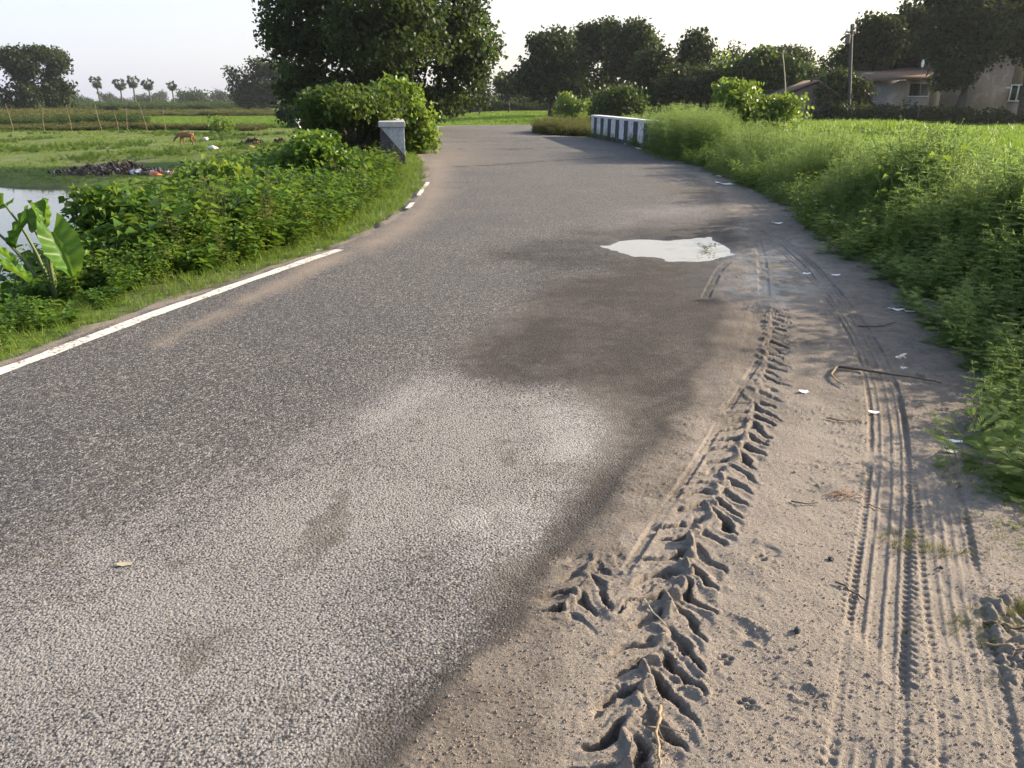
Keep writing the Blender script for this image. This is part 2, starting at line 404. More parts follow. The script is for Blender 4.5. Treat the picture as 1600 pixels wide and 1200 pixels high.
# pebbly churned patch at lower right
churn = area([(1490, 960), (1560, 930), (1640, 960), (1700, 1130), (1560, 1060), (1500, 1020)], .06, .08, 6, 45)
Z += churn*(np.abs(fbm(X, Y, 24, 3, 46)-.5)*.10-.01)
# tractor tyre print: curved lugs either side of a ridged centre line
warp = (fbm(X, Y, 9, 2, 50)-.5)*.05
RUT = np.zeros_like(X)
def tractor(P, w0, pitch, depth, s0, s1, side=0, seed=0, sk=.9):
    global Z
    S, T, L = path_st(X, Y, smooth_path(P)); S = S+warp
    T = T+(fbm(X, Y, 10, 3, 51+seed)-.5)*.055
    fade = sst(s0, s0+.15, S)*sst(s1, s1-.3, S)*mud*(.5+.6*sst(.3, .62, fbm(X, Y, 8, 2, 52+seed)))
    aT = np.abs(T)
    S = S+(vnoise(S, S*0+seed, 11, 77)-.5)*.05
    S = S+(fbm(X, Y, 13, 2, 88)-.5)*.05
    ph = (S+aT*sk+np.where(T > 0, pitch/2, 0)+(aT*3)**2*.06)/pitch
    f = np.abs(ph-np.round(ph))*pitch; sd_ = (T > 0).astype(float)*50
    lug = .6+.55*_hash(np.round(ph), sd_, 91+seed); wl_ = w0*(.75+.4*_hash(np.round(ph), sd_, 95+seed))
    f = np.abs(f+(fbm(X, Y, 55, 2, 58)-.5)*.016)
    wid = .015+.018*sst(w0, 0, aT)
    bar = lug*sst(wid, wid*.6, f)*sst(wl_, wl_*.75, aT)*sst(.004, .03, aT)
    rim = sst(.045, .0, np.abs(f-wid*1.35))*sst(wl_*1.15, wl_*.8, aT)*lug
    if side > 0: bar *= sst(-.03, .02, T); rim *= sst(-.03, .02, T)
    if side < 0: bar *= sst(.03, -.02, T); rim *= sst(.03, -.02, T)
    squ = T-.028*np.sin(S/pitch*2*math.pi)
    ridge = sst(.032, .008, np.abs(squ+(fbm(X, Y, 40, 2, 59)-.5)*.02))*sst(.3, .55, fbm(X, Y, 16, 2, 57))
    Z += fade*(-depth*bar+depth*.28*rim*(1-bar)+depth*.9*ridge*(1-bar*.8))
    Z += fade*sst(w0, w0*.6, aT)*(-.008)
    np.maximum(RUT, fade*np.clip(bar+ridge*.4, 0, 1)*sst(w0*1.2, w0*.9, aT), out=RUT)
tracP = GP([(940, 1330), (985, 1150), (1030, 980), (1075, 870), (1120, 770), (1160, 690), (1185, 600), (1200, 520), (1205, 450)])
tractor(tracP, .155, .125, .034, .0, 3.0, 0, 0)
tractor(tracP, .17, .13, .016, 2.8, 5.2, 1, 2)
tractor(GP([(860, 1010), (905, 930), (935, 860), (985, 790)]), .13, .11, .026, .05, .6, 0, 5)
# ribs at the edge of the motorcycle rut
def narrow(P, hw, depth, rib, s0=0, s1=99, edge=.6):
    global Z
    S, T, L = path_st(X, Y, smooth_path(P)); aT = np.abs(T)
    fade = sst(s0, s0+.2, S)*sst(min(s1, L), min(s1, L)-.2, S)*(.15+.85*sst(.35, .6, fbm(X, Y, 6, 2, 76)))
    prof = sst(hw, hw*.75, aT)
    ribs = .5+.5*np.sin((S+np.abs(T)*.7)*2*math.pi/rib)
    Z[...] = Z*(1-fade*prof*.45)
    Z += fade*(-depth*prof+depth*.45*ribs*prof*sst(14, 3, Y)+depth*edge*.6*sst(.016, 0, np.abs(aT-hw*1.15))*vnoise(X, Y, 12, 75)+depth*.3*sst(.008, 0.002, aT))
narrow(GP([(915, 990), (965, 915), (1030, 820), (1110, 690), (1150, 620), (1190, 560), (1215, 500), (1228, 440)]), .022, .005, .014, 0, 3.6)
narrow(GP([(1100, 470), (1125, 420), (1165, 390), (1195, 372)]), .04, .007, .03)
narrow(GP([(1150, 345), (1180, 372), (1190, 400), (1195, 470)]), .05, .006, .04)
# car tyre prints: four long grooves with side ticks
def car(P, offs, hw, depth, tick, s0=0, s1=99, tick_in=.10):
    global Z
    S, T, L = path_st(X, Y, smooth_path(P)); aT = np.abs(T)
    br = sst(.30, .45, fbm(S, T*0+1.3, 1.9, 2, 60))
    fade = sst(s0, s0+.1, S)*sst(min(s1, L), min(s1, L)-.5, S)*sst(30, 8, Y)*(.2+.8*sst(.28, .5, fbm(X, Y, 3.1, 3, 64+len(offs))))
    wd = np.maximum(.006, Y*.0012)
    Z[...] = Z*(1-fade*sst(hw, hw*.9, aT)*.65)
    Z += fade*sst(hw, hw*.9, aT)*(-.006)
    for k, o in enumerate(offs):
        Z += fade*depth*sst(wd*1.7, wd*.3, np.abs(T-o+(vnoise(S, S, 9, 61+k)-.5)*.006))*(.45+.55*br)
    tk = ((S+T*.35)/tick); tk = np.abs(tk-np.round(tk))*tick
    Z += fade*(-depth*.9)*sst(.011, .004, tk)*sst(hw*1.25, hw*1.1, aT)*sst(hw*.62, hw*.75, aT)*sst(10, 5, Y)
    tk2 = ((S-T*.8)/(tick*1.4)); tk2 = np.abs(tk2-np.round(tk2))*tick
    Z += fade*(-depth*.35)*sst(.008, .003, tk2)*sst(hw*.7, hw*.6, aT)*sst(8, 4, Y)*vnoise(X, Y, 6, 70)
car(GP([(1345, 1330), (1358, 1100), (1375, 900), (1392, 740), (1385, 620), (1350, 530), (1300, 460), (1240, 400), (1200, 375), (1160, 350)]), (-.062, -.028, .022, .062), .095, .0062, .033)
car(GP([(1540, 1330), (1530, 1180), (1515, 1080), (1490, 950), (1470, 800), (1450, 700), (1430, 640)]), (-.07, -.035, 0, .035, .07), .10, .004, .040, s1=2.2)
car(GP([(1310, 470), (1270, 420), (1225, 380), (1195, 362)]), (-.04, .04), .07, .012, .06)
# shoe and paw prints, pits
for px, py, a in ((1180, 1000, .4), (1160, 990, .5), (1205, 870, .3), (1250, 1090, 1.0)):
    gxp, gyp = G(px, py); dx = X-gxp; dy = Y-gyp
    u = dx*math.cos(a)+dy*math.sin(a); v = -dx*math.sin(a)+dy*math.cos(a)
    r = np.sqrt((u/.034)**2+(v/.062)**2)+(fbm(X, Y, 22, 3, 37)-.5)*.9; Z += -.006*sst(1, .5, r)+.005*sst(.3, 0, np.abs(r-1.15))*sst(.35, .6, fbm(X, Y, 14, 2, 38))
for px, py in ((1133, 1040), (1069, 1026), (1058, 1080), (975, 1085), (990, 1092), (1190, 880), (1165, 1110)):
    gxp, gyp = G(px, py)
    for q in range(4):
        ox, oy = ((-.016, .012), (.0, .022), (.017, .012), (0, -.006))[q]
        r = np.hypot(X-gxp-ox, Y-gyp-oy); Z += -.011*sst(.012 if q < 3 else .017, .004, r)
# random mud lumps and shallow drag grooves
for k in range(60):
    px, py = rng.uniform(820, 1560), rng.uniform(640, 1190); gxp, gyp = G(px, py)
    r = np.hypot(X-gxp, (Y-gyp)); s = rng.uniform(.006, .02); Z += mud*rng.choice([-1, 1])*s*.22*sst(s*1.5, 0, r)
Zp = np.where(pud < .5, -.022*sst(.25, -.12, pud), 0)
Z = Z*sst(.0, .4, pud)+Zp
Z = np.where(smallp < .1, Z*.4-.008*sst(.04, -.04, smallp), Z)
# keep the sheet above the ground below, lower its outer edges
churn2 = sst(.25, -.1, eR0+(fbm(X, Y, 4, 3, 47)-.5)*.5)*sst(3.4, 2.6, Y) if False else 0
Z += .004
eL = X-XLy[:, None]-.5; eR = XRy[:, None]-.85-X
TG = terrain(X, Y)
kk_ = sst(-.12, -.62, eR+(fbm(X, Y, 3.5, 4, 81)-.5)*.9)
Z = Z*(1-kk_)+(np.minimum(TG, 0)-.03-.05*sst(-.55, -.8, eR))*kk_
kl_ = sst(-.04, -.42, eL+(fbm(X, Y, 3.5, 4, 82)-.5)*.35)
Z = Z*(1-kl_)+(np.minimum(TG, 0)-.06)*kl_
wet = np.clip(np.maximum.reduce([wet_shade*.85, sst(.55, .0, pud), glint*.9, sst(.15, 0, smallp), RUT*.62]), 0, 1)  # wet also carries the shade painted along the right shoulder
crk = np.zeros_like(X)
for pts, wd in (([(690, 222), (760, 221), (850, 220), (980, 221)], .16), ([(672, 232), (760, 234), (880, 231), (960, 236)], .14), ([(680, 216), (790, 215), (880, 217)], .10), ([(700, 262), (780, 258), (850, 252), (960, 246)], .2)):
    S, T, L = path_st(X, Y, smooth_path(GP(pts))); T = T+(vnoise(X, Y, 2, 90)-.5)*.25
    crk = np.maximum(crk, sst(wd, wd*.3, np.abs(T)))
sandy = area([(300, 510), (500, 408), (560, 385), (620, 355), (655, 325), (668, 285), (670, 250), (700, 245), (690, 300), (665, 335), (630, 362), (560, 396), (420, 455), (250, 540)], .10, .22, 2.0, 99)
sandy = np.maximum(sandy, area([(660, 215), (700, 225), (720, 250), (680, 262), (660, 240)], .3, .5, .8, 98)*.8)
sandy = np.maximum(sandy, area([(560, 385), (620, 355), (655, 325), (668, 290), (690, 300), (668, 335), (640, 362), (580, 396)], .12, .12, 2.0, 97))
sandy = np.maximum(sandy, sst(.03, -.05, eL+(fbm(X, Y, 5, 3, 83)-.5)*.16)*.9)
sun_streak = area([(930, 345), (1010, 322), (1140, 316), (1150, 328), (1040, 345), (960, 372)], .25, .5, 1.2, 101)  # sunlit patch across the road, painted in as paler colour

def road_mat():
    m, nt = new_mat('worn asphalt under dust and mud'); p = geoco(nt)
    aM, aF, aW, aD, aP, aS, aC, aSa = [attr(nt, k) for k in ('mud', 'film', 'wet', 'dust', 'pale', 'stain', 'crack', 'sandy')]
    big = noise(nt, p, .8, 4, .6); chip = noise(nt, p, 130, 3, .65); chip2 = noise(nt, p, 98, 4, .72); fine = noise(nt, p, 260, 2)
    vor = nt.nodes.new('ShaderNodeTexVoronoi'); vor.inputs['Scale'].default_value = 110; nt.links.new(p, vor.inputs['Vector'])
    brk = math_(nt, 'ADD', math_(nt, 'MULTIPLY', math_(nt, 'SUBTRACT', chip2, .5), 1.3), math_(nt, 'MULTIPLY', math_(nt, 'SUBTRACT', noise(nt, p, 11, 4, .7), .5), 1.1))
    def ragged(a, lo=.3, hi=.7): return math_(nt, 'MULTIPLY', maprange(nt, math_(nt, 'ADD', a, brk), lo, hi), math_(nt, 'MINIMUM', math_(nt, 'MULTIPLY', a, 4.0), 1.0))
    aW0 = aW; aW = ragged(aW, .15, .85); aF = ragged(aF, .2, .75); aS = ragged(aS); aP = math_(nt, 'MULTIPLY', ragged(aP, .0, 1.1), .8)
    # bare asphalt: dark binder, grey brown chips
    stones = ramp(nt, math_(nt, 'ADD', math_(nt, 'MULTIPLY', chip, .6), math_(nt, 'MULTIPLY', vor.outputs['Color'], .4)), [(.36, (.020, .021, .025)), (.5, (.056, .054, .055)), (.61, (.135, .13, .127)), (.7, (.36, .345, .33))])
    stones = mix(nt, 1.0, stones, ramp(nt, big, [(.35, (.8, .8, .82)), (.65, (1.1, 1.06, 1.0))]), 'MULTIPLY')
    # dust packed between
    thr = math_(nt, 'SUBTRACT', chip2, math_(nt, 'MULTIPLY', math_(nt, 'ADD', aD, math_(nt, 'MULTIPLY', aP, .6)), .10))
    dm = maprange(nt, math_(nt, 'ADD', thr, math_(nt, 'MULTIPLY', math_(nt, 'SUBTRACT', big, .5), .22)), .455, .41)
    dcol = mix(nt, aP, (.27, .255, .237), (.365, .35, .335))
    dcol = mix(nt, fine, mix(nt, 1.0, dcol, (.75, .75, .75), 'MULTIPLY'), dcol)
    col = mix(nt, math_(nt, 'MULTIPLY', dm, math_(nt, 'MINIMUM', math_(nt, 'ADD', aD, .22), .95)), stones, dcol)
    col = mix(nt, math_(nt, 'MULTIPLY', aS, .6), col, (.06, .048, .038))
    # thin dirt film then mud proper
    film = ramp(nt, chip2, [(.38, (.018, .016, .015)), (.5, (.068, .057, .047)), (.6, (.14, .12, .10)), (.68, (.27, .245, .215))])
    col = mix(nt, math_(nt, 'MULTIPLY', aF, .85), col, film)
    sand = mix(nt, noise(nt, p, 14, 4, .7), (.19, .155, .12), (.33, .275, .22))
    sand = mix(nt, maprange(nt, chip2, .5, .62), sand, (.13, .105, .08))
    col = mix(nt, math_(nt, 'MULTIPLY', aSa, .85), col, sand)
    mudn = noise(nt, p, 5, 5, .65); grit = noise(nt, p, 150, 3, .75)
    mcol = mix(nt, mudn, (.165, .142, .12), (.275, .24, .203))
    mcol = mix(nt, maprange(nt, grit, .42, .32), mcol, (.10, .08, .062))
    mcol = mix(nt, maprange(nt, grit, .62, .72), mcol, (.38, .34, .295))
    edge = maprange(nt, math_(nt, 'ADD', aM, math_(nt, 'MULTIPLY', math_(nt, 'SUBTRACT', chip2, .5), .9)), .3, .7)
    col = mix(nt, edge, col, mcol)
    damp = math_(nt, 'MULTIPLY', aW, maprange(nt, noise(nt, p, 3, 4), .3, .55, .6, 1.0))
    col = mix(nt, math_(nt, 'MULTIPLY', damp, .8), col, mix(nt, 1.0, col, (.22, .20, .185), 'MULTIPLY'))  # darkens for damp and for the shade painted on the shoulder
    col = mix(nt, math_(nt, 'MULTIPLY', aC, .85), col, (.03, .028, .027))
    rough = math_(nt, 'SUBTRACT', .9, math_(nt, 'MULTIPLY', maprange(nt, grit, .3, .7, 1.0, .75), attr(nt, 'gloss')))
    hb = math_(nt, 'MULTIPLY', math_(nt, 'SUBTRACT', 1.0, edge), math_(nt, 'ADD', chip, math_(nt, 'MULTIPLY', vor.outputs['Distance'], -.8)))
    nrm = bump(nt, hb, .75, .007)
    hm = math_(nt, 'MULTIPLY', math_(nt, 'MULTIPLY', edge, math_(nt, 'SUBTRACT', 1.0, attr(nt, 'gloss'))), math_(nt, 'ADD', math_(nt, 'MULTIPLY', grit, .5), noise(nt, p, 70, 5, .8)))
    nrm = bump(nt, hm, .85, .012, nrm)
    surface(nt, col, rough, nrm, .35)
    return m
RM = road_mat()
gloss = np.clip(.04+.35*sst(.25, .0, pud)+.7*glint*(.5+.5*sst(.35, .6, fbm(X, Y, 9, 3, 34)))+.3*sst(.15, 0, smallp), 0, .80)
attrs = dict(mud=mud, film=np.clip(filmy*.75, 0, 1), wet=wet, dust=np.clip(dust+sun_streak*.5, 0, 1), pale=np.clip(pale+sun_streak*.5, 0, 1), stain=stain*.75, crack=crk, sandy=sandy, gloss=gloss)  # dust and pale include the painted sun patch
V = np.stack([X, Y, Z], -1).reshape(-1, 3); FA = grid_faces(*X.shape)
S_, T_, L_ = None, None, None
isMud = (mud.ravel()[FA].mean(1) > .5)
def subset(name, mask):
    f = FA[mask]; u, inv = np.unique(f, return_inverse=True); f = inv.reshape(f.shape)
    o = mesh_obj(name, V[u], f, RM, attrs={k: a.ravel()[u] for k, a in attrs.items()}, smooth=True)
    return tag(o, kind='structure')
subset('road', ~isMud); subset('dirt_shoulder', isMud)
# road beyond the culvert, bending right
def strip(name, A, B, z, mat, n=60, k=9, **at):
    A = smooth_path(A, n); B = smooth_path(B, n); u = np.linspace(0, 1, k)[None, :, None]
    P = A[:, None]*(1-u)+B[:, None]*u
    V = np.concatenate([P, np.full(P.shape[:2]+(1,), z)], -1).reshape(-1, 3)
    return tag(mesh_obj(name, V, grid_faces(n, k), mat, attrs={kk: np.full(len(V), v) for kk, v in at.items()}), kind='structure')
strip('road', FARL, FARR, .003, RM, mud=0, film=.05, wet=0, dust=.25, pale=0, stain=0, crack=0, sandy=0, gloss=0)

# painted edge lines
def surf_z(x, y):
    i = int(np.argmin(np.abs(ys-y))); j = int(np.argmin(np.abs(X[i]-x))); return float(Z[max(i-1, 0):i+2, max(j-1, 0):j+2].max())
def paint_mat():
    m, nt = new_mat('worn white road paint'); p = geoco(nt)
    n = noise(nt, p, 40, 4, .7); n2 = noise(nt, p, 3, 3)
    c = mix(nt, n2, (.5, .47, .42), (.66, .63, .58)); c = mix(nt, maprange(nt, math_(nt, 'ADD', n, math_(nt, 'MULTIPLY', math_(nt, 'SUBTRACT', noise(nt, p, 1.3, 3), .5), .5)), .54, .62), c, (.14, .125, .11))
    surface(nt, c, .7, bump(nt, n, .4, .004), .3); return m
PM = paint_mat()
def line(pts, w, z, gaps=()):
    P = smooth_path(pts, max(30, int(len(pts)*14))); T = np.gradient(P, axis=0); T = norm(T); Nn = np.stack([T[:, 1], -T[:, 0]], 1)
    k = np.arange(len(P)); j = (vnoise(k, k*0, .9, 5)-.5)*.025; j2 = (vnoise(k, k*0+7, .9, 6)-.5)*.025
    a = P-Nn*(w/2+j)[:, None]; b = P+Nn*(w/2+j2)[:, None]
    zl = np.array([(surf_z(*q) if q[1] < 36 else .008)+.0035 for q in P]); V = np.concatenate([np.stack([a, b], 1), np.repeat(zl[:, None, None], 2, 1)], -1).reshape(-1, 3)
    tag(mesh_obj('edge_line', V, grid_faces(len(P), 2), PM), kind='structure')
zz = .018
off = .09
line([(x+off, y) for x, y in LL[:5]]+[(-2.33, 7.17), (-1.90, 8.45)], .115, zz)
line([G(637, 326), G(645, 317)], .08, zz)
line([G(654, 306), G(659, 298), G(669, 285)], .08, zz)
line([(-4.75, 46.5), (-4.95, 49.5), (-4.25, 52.3), (-2.4, 53.7), (2.2, 54.7), (9, 55.1)], .14, .02)
line([G(925, 212), G(960, 219), G(985, 227), G(1000, 233)], .13, zz)

# pond, puddles
def water_mat(name, col, rough, bs, bd, sc):
    m, nt = new_mat(name); p = geoco(nt)
    mp = nt.nodes.new('ShaderNodeMapping'); mp.inputs['Scale'].default_value = (sc, sc*2.2, 1); nt.links.new(p, mp.inputs[0])
    n = noise(nt, mp.outputs[0], 1.0, 4, .6)
    surface(nt, col, rough, bump(nt, n, bs, bd), .5); return m
PP = smooth_path(POND+POND[:1], 120); c = PP.mean(0); PO = c+(PP-c)*1.05
Vp = np.concatenate([PO, np.full((len(PO), 1), -1.97)], 1)
tag(mesh_obj('pond_water', Vp, [np.arange(len(PO)-1)[None]], water_mat('pond water', (.05, .05, .035), .04, .25, .02, 1.2)), kind='structure')
def puddle(name, poly, grow, z):
    P = smooth_path(poly+poly[:1], 60)[:-1]; c = P.mean(0); P = c+(P-c)*grow
    tag(mesh_obj(name, np.concatenate([P, np.full((len(P), 1), z)], 1), [np.arange(len(P))[None]], water_mat('puddle water', (.22, .195, .16), .02, .08, .002, 9)), kind='structure')
puddle('puddle', PUD, 1.22, -.0075)
puddle('puddle', GP([(1392, 548), (1420, 548), (1426, 580), (1412, 598), (1392, 585)]), 1.1, .0005)


# ------------------------------------------------------------ plant templates (height about 1)
def merge(parts):
    V = []; F = []; A = []; n = 0
    for v, f, a in parts:
        if isinstance(f, list):
            f = np.concatenate([q if q.shape[1] == 3 else np.concatenate([q[:, :3], q[:, [0, 2, 3]]]) for q in f])
        if f.shape[1] == 4: f = np.concatenate([f[:, :3], f[:, [0, 2, 3]]])
        V.append(v); F.append(f+n); A.append(np.broadcast_to(a, (len(v),))); n += len(v)
    return np.concatenate(V), np.concatenate(F), np.concatenate(A)
def thin_stem(P, r):
    v, f = tube(P, r, 3, False); return v, f, .35
def arc(p, d, L, n=5, sag=.3):
    d = np.array(d, float)/np.linalg.norm(d); t = np.linspace(0, 1, n)[:, None]
    return np.array(p)+d*L*t-np.array([0, 0, 1])*L*sag*t**2
def feathery(stems=3, nodes=9, K=6, seed=0, airy=True, ll=.19, wl=.15):
    r = np.random.default_rng(seed); out = []
    for s in range(stems):
        a = r.uniform(0, 6.28); ln = r.uniform(.1, .4); h = r.uniform(.75, 1.05)
        P = arc((r.normal()*.03, r.normal()*.03, 0), (math.cos(a)*ln, math.sin(a)*ln, 1), h, 6, -.04)
        out.append(thin_stem(P, np.linspace(.006, .002, 6)))
        for k in range(nodes):
            t = (k+.6)/nodes*.97; q = P[0]+(P[-1]-P[0])*t; b = r.uniform(0, 6.28)+k*2.4
            l = ll*(1.15-.75*t)*r.uniform(.75, 1.2)
            R_ = arc(q, (math.cos(b), math.sin(b), .55+.5*t), l, K+1, .45)
            T = norm(np.gradient(R_, axis=0)); Sd = norm(np.cross(T, [0, 0, 1.0])); var = .25+.6*t+r.uniform(-.15, .2)
            Pb = R_[1:]; tt = np.linspace(.25, 1, K)
            w = l*.5*np.sin(math.pi*np.clip(tt*.85, 0, 1))[:, None]
            for sg in (-1, 1):
                D = Sd[1:]*sg*.9+T[1:]*.75+np.array([0, 0, r.uniform(-.1, .15)])
                out.append(leaves(Pb, D, np.tile([0, 0, 1.0], (K, 1)), w[:, 0]+l*.05, l*wl, .1, .08, var))
            out.append(leaves(R_[-1:], T[-1:], np.array([[0, 0, 1.0]]), l*.25, l*.1, .1, 0, var))
            if airy and t > .55:
                m = 4; Dp = norm(r.normal(size=(m, 3))+[0, 0, 1.3]); L = r.uniform(.05, .11, m)
                out.append(leaves(np.repeat(q[None], m, 0), Dp, rnd_dir(m), L, .006, .1, 0, .8))
                out.append(leaves(q+Dp*L[:, None], rnd_dir(m), rnd_dir(m), .014, .014, .1, 0, 1.0))
    return merge(out)
def broad(stems=4, nodes=7, seed=0, ls=.13, wr=.62, spread=.5):
    r = np.random.default_rng(seed); out = []
    for s in range(stems):
        a = r.uniform(0, 6.28); h = r.uniform(.6, 1.0)
        P = arc((r.normal()*.05, r.normal()*.05, 0), (math.cos(a)*spread, math.sin(a)*spread, 1), h, 5, .1)
        out.append(thin_stem(P, np.linspace(.008, .003, 5)))
        for k in range(nodes):
            t = (k+1)/nodes; q = P[0]+(P[-1]-P[0])*t-np.array([0, 0, .1*h*(t*t-t)]); m = 3
            b = r.uniform(0, 6.28)+np.arange(m)*2.1
            D = np.stack([np.cos(b), np.sin(b), r.uniform(-.1, .6, m)], 1)
            l = ls*r.uniform(.6, 1.2, m)*(1.1-.35*t)
            st = q+D*l[:, None]*.35
            out.append(leaves(st, D, np.stack([r.normal(size=m)*.3, r.normal(size=m)*.3, np.ones(m)], 1), l, l*wr, .16, .3, r.uniform(.1, .9)))
    return merge(out)
def tuft(n=12, seed=0, w=.02, lean=.6, segs=2):
    r = np.random.default_rng(seed); out = []
    for k in range(n):
        a = r.uniform(0, 6.28); h = r.uniform(.55, 1); ln = r.uniform(.1, lean)
        P = arc((r.normal()*.06, r.normal()*.06, 0), (math.cos(a)*ln, math.sin(a)*ln, 1), h, 3, .12+ln*.3)
        s = np.array([-math.sin(a+r.normal()*.6), math.cos(a), 0])*w*.5
        V = np.array([P[0]-s, P[0]+s, P[1]+s*.8, P[1]-s*.8, P[2]])
        out.append((V, np.array([[0, 1, 2], [0, 2, 3], [3, 2, 4]]), r.uniform(.1, .9)))
    return merge(out)
def scatter(name, temps, P, sc, mat, tilt=.12, hs=None, thing=None):
    """one mesh made of many copies of the given templates"""
    N = len(P); sc = np.broadcast_to(sc, (N,)); hs = sc if hs is None else np.broadcast_to(hs, (N,))
    which = rng.integers(0, len(temps), N); V = []; F = []; A = []; n = 0
    for k, (tv, tf, ta) in enumerate(temps):
        idx = np.where(which == k)[0]
        if not len(idx): continue
        a = rng.uniform(0, 2*math.pi, len(idx)); ca, sa = np.cos(a), np.sin(a)
        v = np.empty((len(idx), len(tv), 3), np.float32)
        v[:, :, 0] = (tv[None, :, 0]*ca[:, None]-tv[None, :, 1]*sa[:, None])*sc[idx][:, None]
        v[:, :, 1] = (tv[None, :, 0]*sa[:, None]+tv[None, :, 1]*ca[:, None])*sc[idx][:, None]
        v[:, :, 2] = tv[None, :, 2]*hs[idx][:, None]
        tx, ty = rng.normal(0, tilt, (2, len(idx)))
        v[:, :, 0] += v[:, :, 2]*tx[:, None]; v[:, :, 1] += v[:, :, 2]*ty[:, None]
        v += P[idx][:, None, :]
        f = tf[None]+(np.arange(len(idx))*len(tv))[:, None, None]+n
        V.append(v.reshape(-1, 3)); F.append(f.reshape(-1, 3)); n += v.shape[0]*v.shape[1]
        A.append((ta[None]*.65+rng.random(len(idx))[:, None]*.35).ravel())
    return mesh_obj(name, np.concatenate(V), np.concatenate(F), mat, attrs={'var': np.concatenate(A)})
def pts_box(n, x0, x1, y0, y1, keep=None):
    x = rng.uniform(x0, x1, n); y = rng.uniform(y0, y1, n)
    if keep is not None:
        k = keep(x, y); x, y = x[k], y[k]
    return x, y
def onground(x, y, dz=-.02):
    return np.stack([x, y, terrain(x, y)+dz], 1)
inframe = lambda x, y, m=.12: (np.abs(x)/np.maximum(y, .1) < .67+m+1.0/np.maximum(y, 1))

FEA = [feathery(3, 9, 6, s, True, .25) for s in range(6)]; FEA_L = [feathery(3, 7, 3, s+20, True, .26) for s in range(4)]
FEAG = [feathery(3, 9, 9, s+40, False, .32, .075) for s in range(3)]
BRO = [broad(5, 7, s, .17) for s in range(5)]; BROB = [broad(4, 5, s+9, .32, .8, .6) for s in range(3)]; NAR = [broad(5, 9, s+19, .19, .3, .35) for s in range(3)]
TUF = [tuft(12, s) for s in range(4)]; TUFW = [tuft(7, s+9, .05, .35) for s in range(4)]

# ---- right thicket of feathery weeds
def right_w(Y): return np.interp(Y, [2.6, 5, 9, 16, 26, 38], [3.0, 3.2, 3.2, 2.8, 2.4, 2.2])
def kR(x, y):
    d = x-xR(y)-.02-(fbm(x, y, 1.1, 2, 200)-.5)*.5
    ok = (d > .0+.25*(fbm(x, y, 4, 2, 207)-.5)) & (d < right_w(y))
    ok &= ~((y < 2.9) & (x < 2.75+(fbm(x, y, 2, 2, 201)-.5)*.4))
    return ok
for nm, y0, y1, n, T, lab in (('weed_thicket', 1.2, 11, 2100, FEA, 'tall feathery green weeds crowding the right edge of the dirt shoulder'), ('weed_thicket', 11, 37, 3600, FEA_L, 'hazy bank of feathery weeds running on to the striped parapet')):
    x, y = pts_box(n*2, 1.9, 9, y0, y1, kR)
    x, y = x[:n*1], y[:n*1]
    d = x-xR(y); hgt = (.36+.50*sst(0, 1.3, d))*(.35+1.25*fbm(x, y, 1.1, 3, 202))
    hgt *= np.interp(y, [1, 2.9, 3.6, 5, 7], [.3, .38, .7, .95, 1.05])
    o = scatter(nm, T, onground(x, y), hgt*.95, M['weed'], .16, hgt*1.08)
    tag(o, lab, 'weeds', kind='stuff')
x, y = pts_box(420, 4.35, 6.2, 21.5, 26.3)
o = scatter('weed_thicket', FEA_L, onground(x, y), rng.uniform(.7, 1.0, len(x)), M['weed'], .14, rng.uniform(1.1, 1.5, len(x)))
tag(o, 'tall feathery weeds hiding the near end of the striped parapet', 'weeds', kind='stuff')
x, y = pts_box(650, 1.9, 9, 7.5, 30, kR)
o = scatter('weed_thicket', BRO+NAR, onground(x, y), rng.uniform(.4, .7, len(x)), M['bright'], .15)
tag(o, 'broad leaved green weeds mixed through the feathery roadside thicket', 'weeds', kind='stuff')
# low lacy ragweed at the foot of the thicket
def kRe(x, y): d = x-xR(y)+.05; return (d > 0) & (d < .45) & (y > 2.9)
x, y = pts_box(3200, 1.9, 6, 2.9, 26, kRe)
o = scatter('weed_thicket', FEAG, onground(x, y), rng.uniform(.25, .5, len(x)), M['weed'], .5, rng.uniform(.2, .42, len(x)))
tag(o, 'low lacy weeds sprawling out at the foot of the right thicket', 'weeds', kind='stuff')
# short grass at lower right
def kGr(x, y):
    return (x-xR(y) > -.10+(fbm(x, y, 6, 2, 204)-.5)*.8) & (fbm(x, y, 4, 2, 206) > .40)
x, y = pts_box(26000, 1.2, 3.6, .8, 3.6, kGr)
o = scatter('short_grass', TUF, np.column_stack([x, y, np.full(len(x), -.012)]), rng.uniform(.02, .07, len(x)), M['olive'], .6)
tag(o, 'thin short grass on the soil at the right foreground edge', 'grass', kind='stuff')

x, y = pts_box(260, 1.88, 3.0, 1.3, 2.9)
hh_ = .07+.24*(x-1.85)
o = scatter('weed_thicket', FEAG, onground(x, y), hh_*1.6, M['weed'], .3, hh_)
tag(o, 'low lacy weeds beyond the short grass at the right edge', 'weeds', kind='stuff')
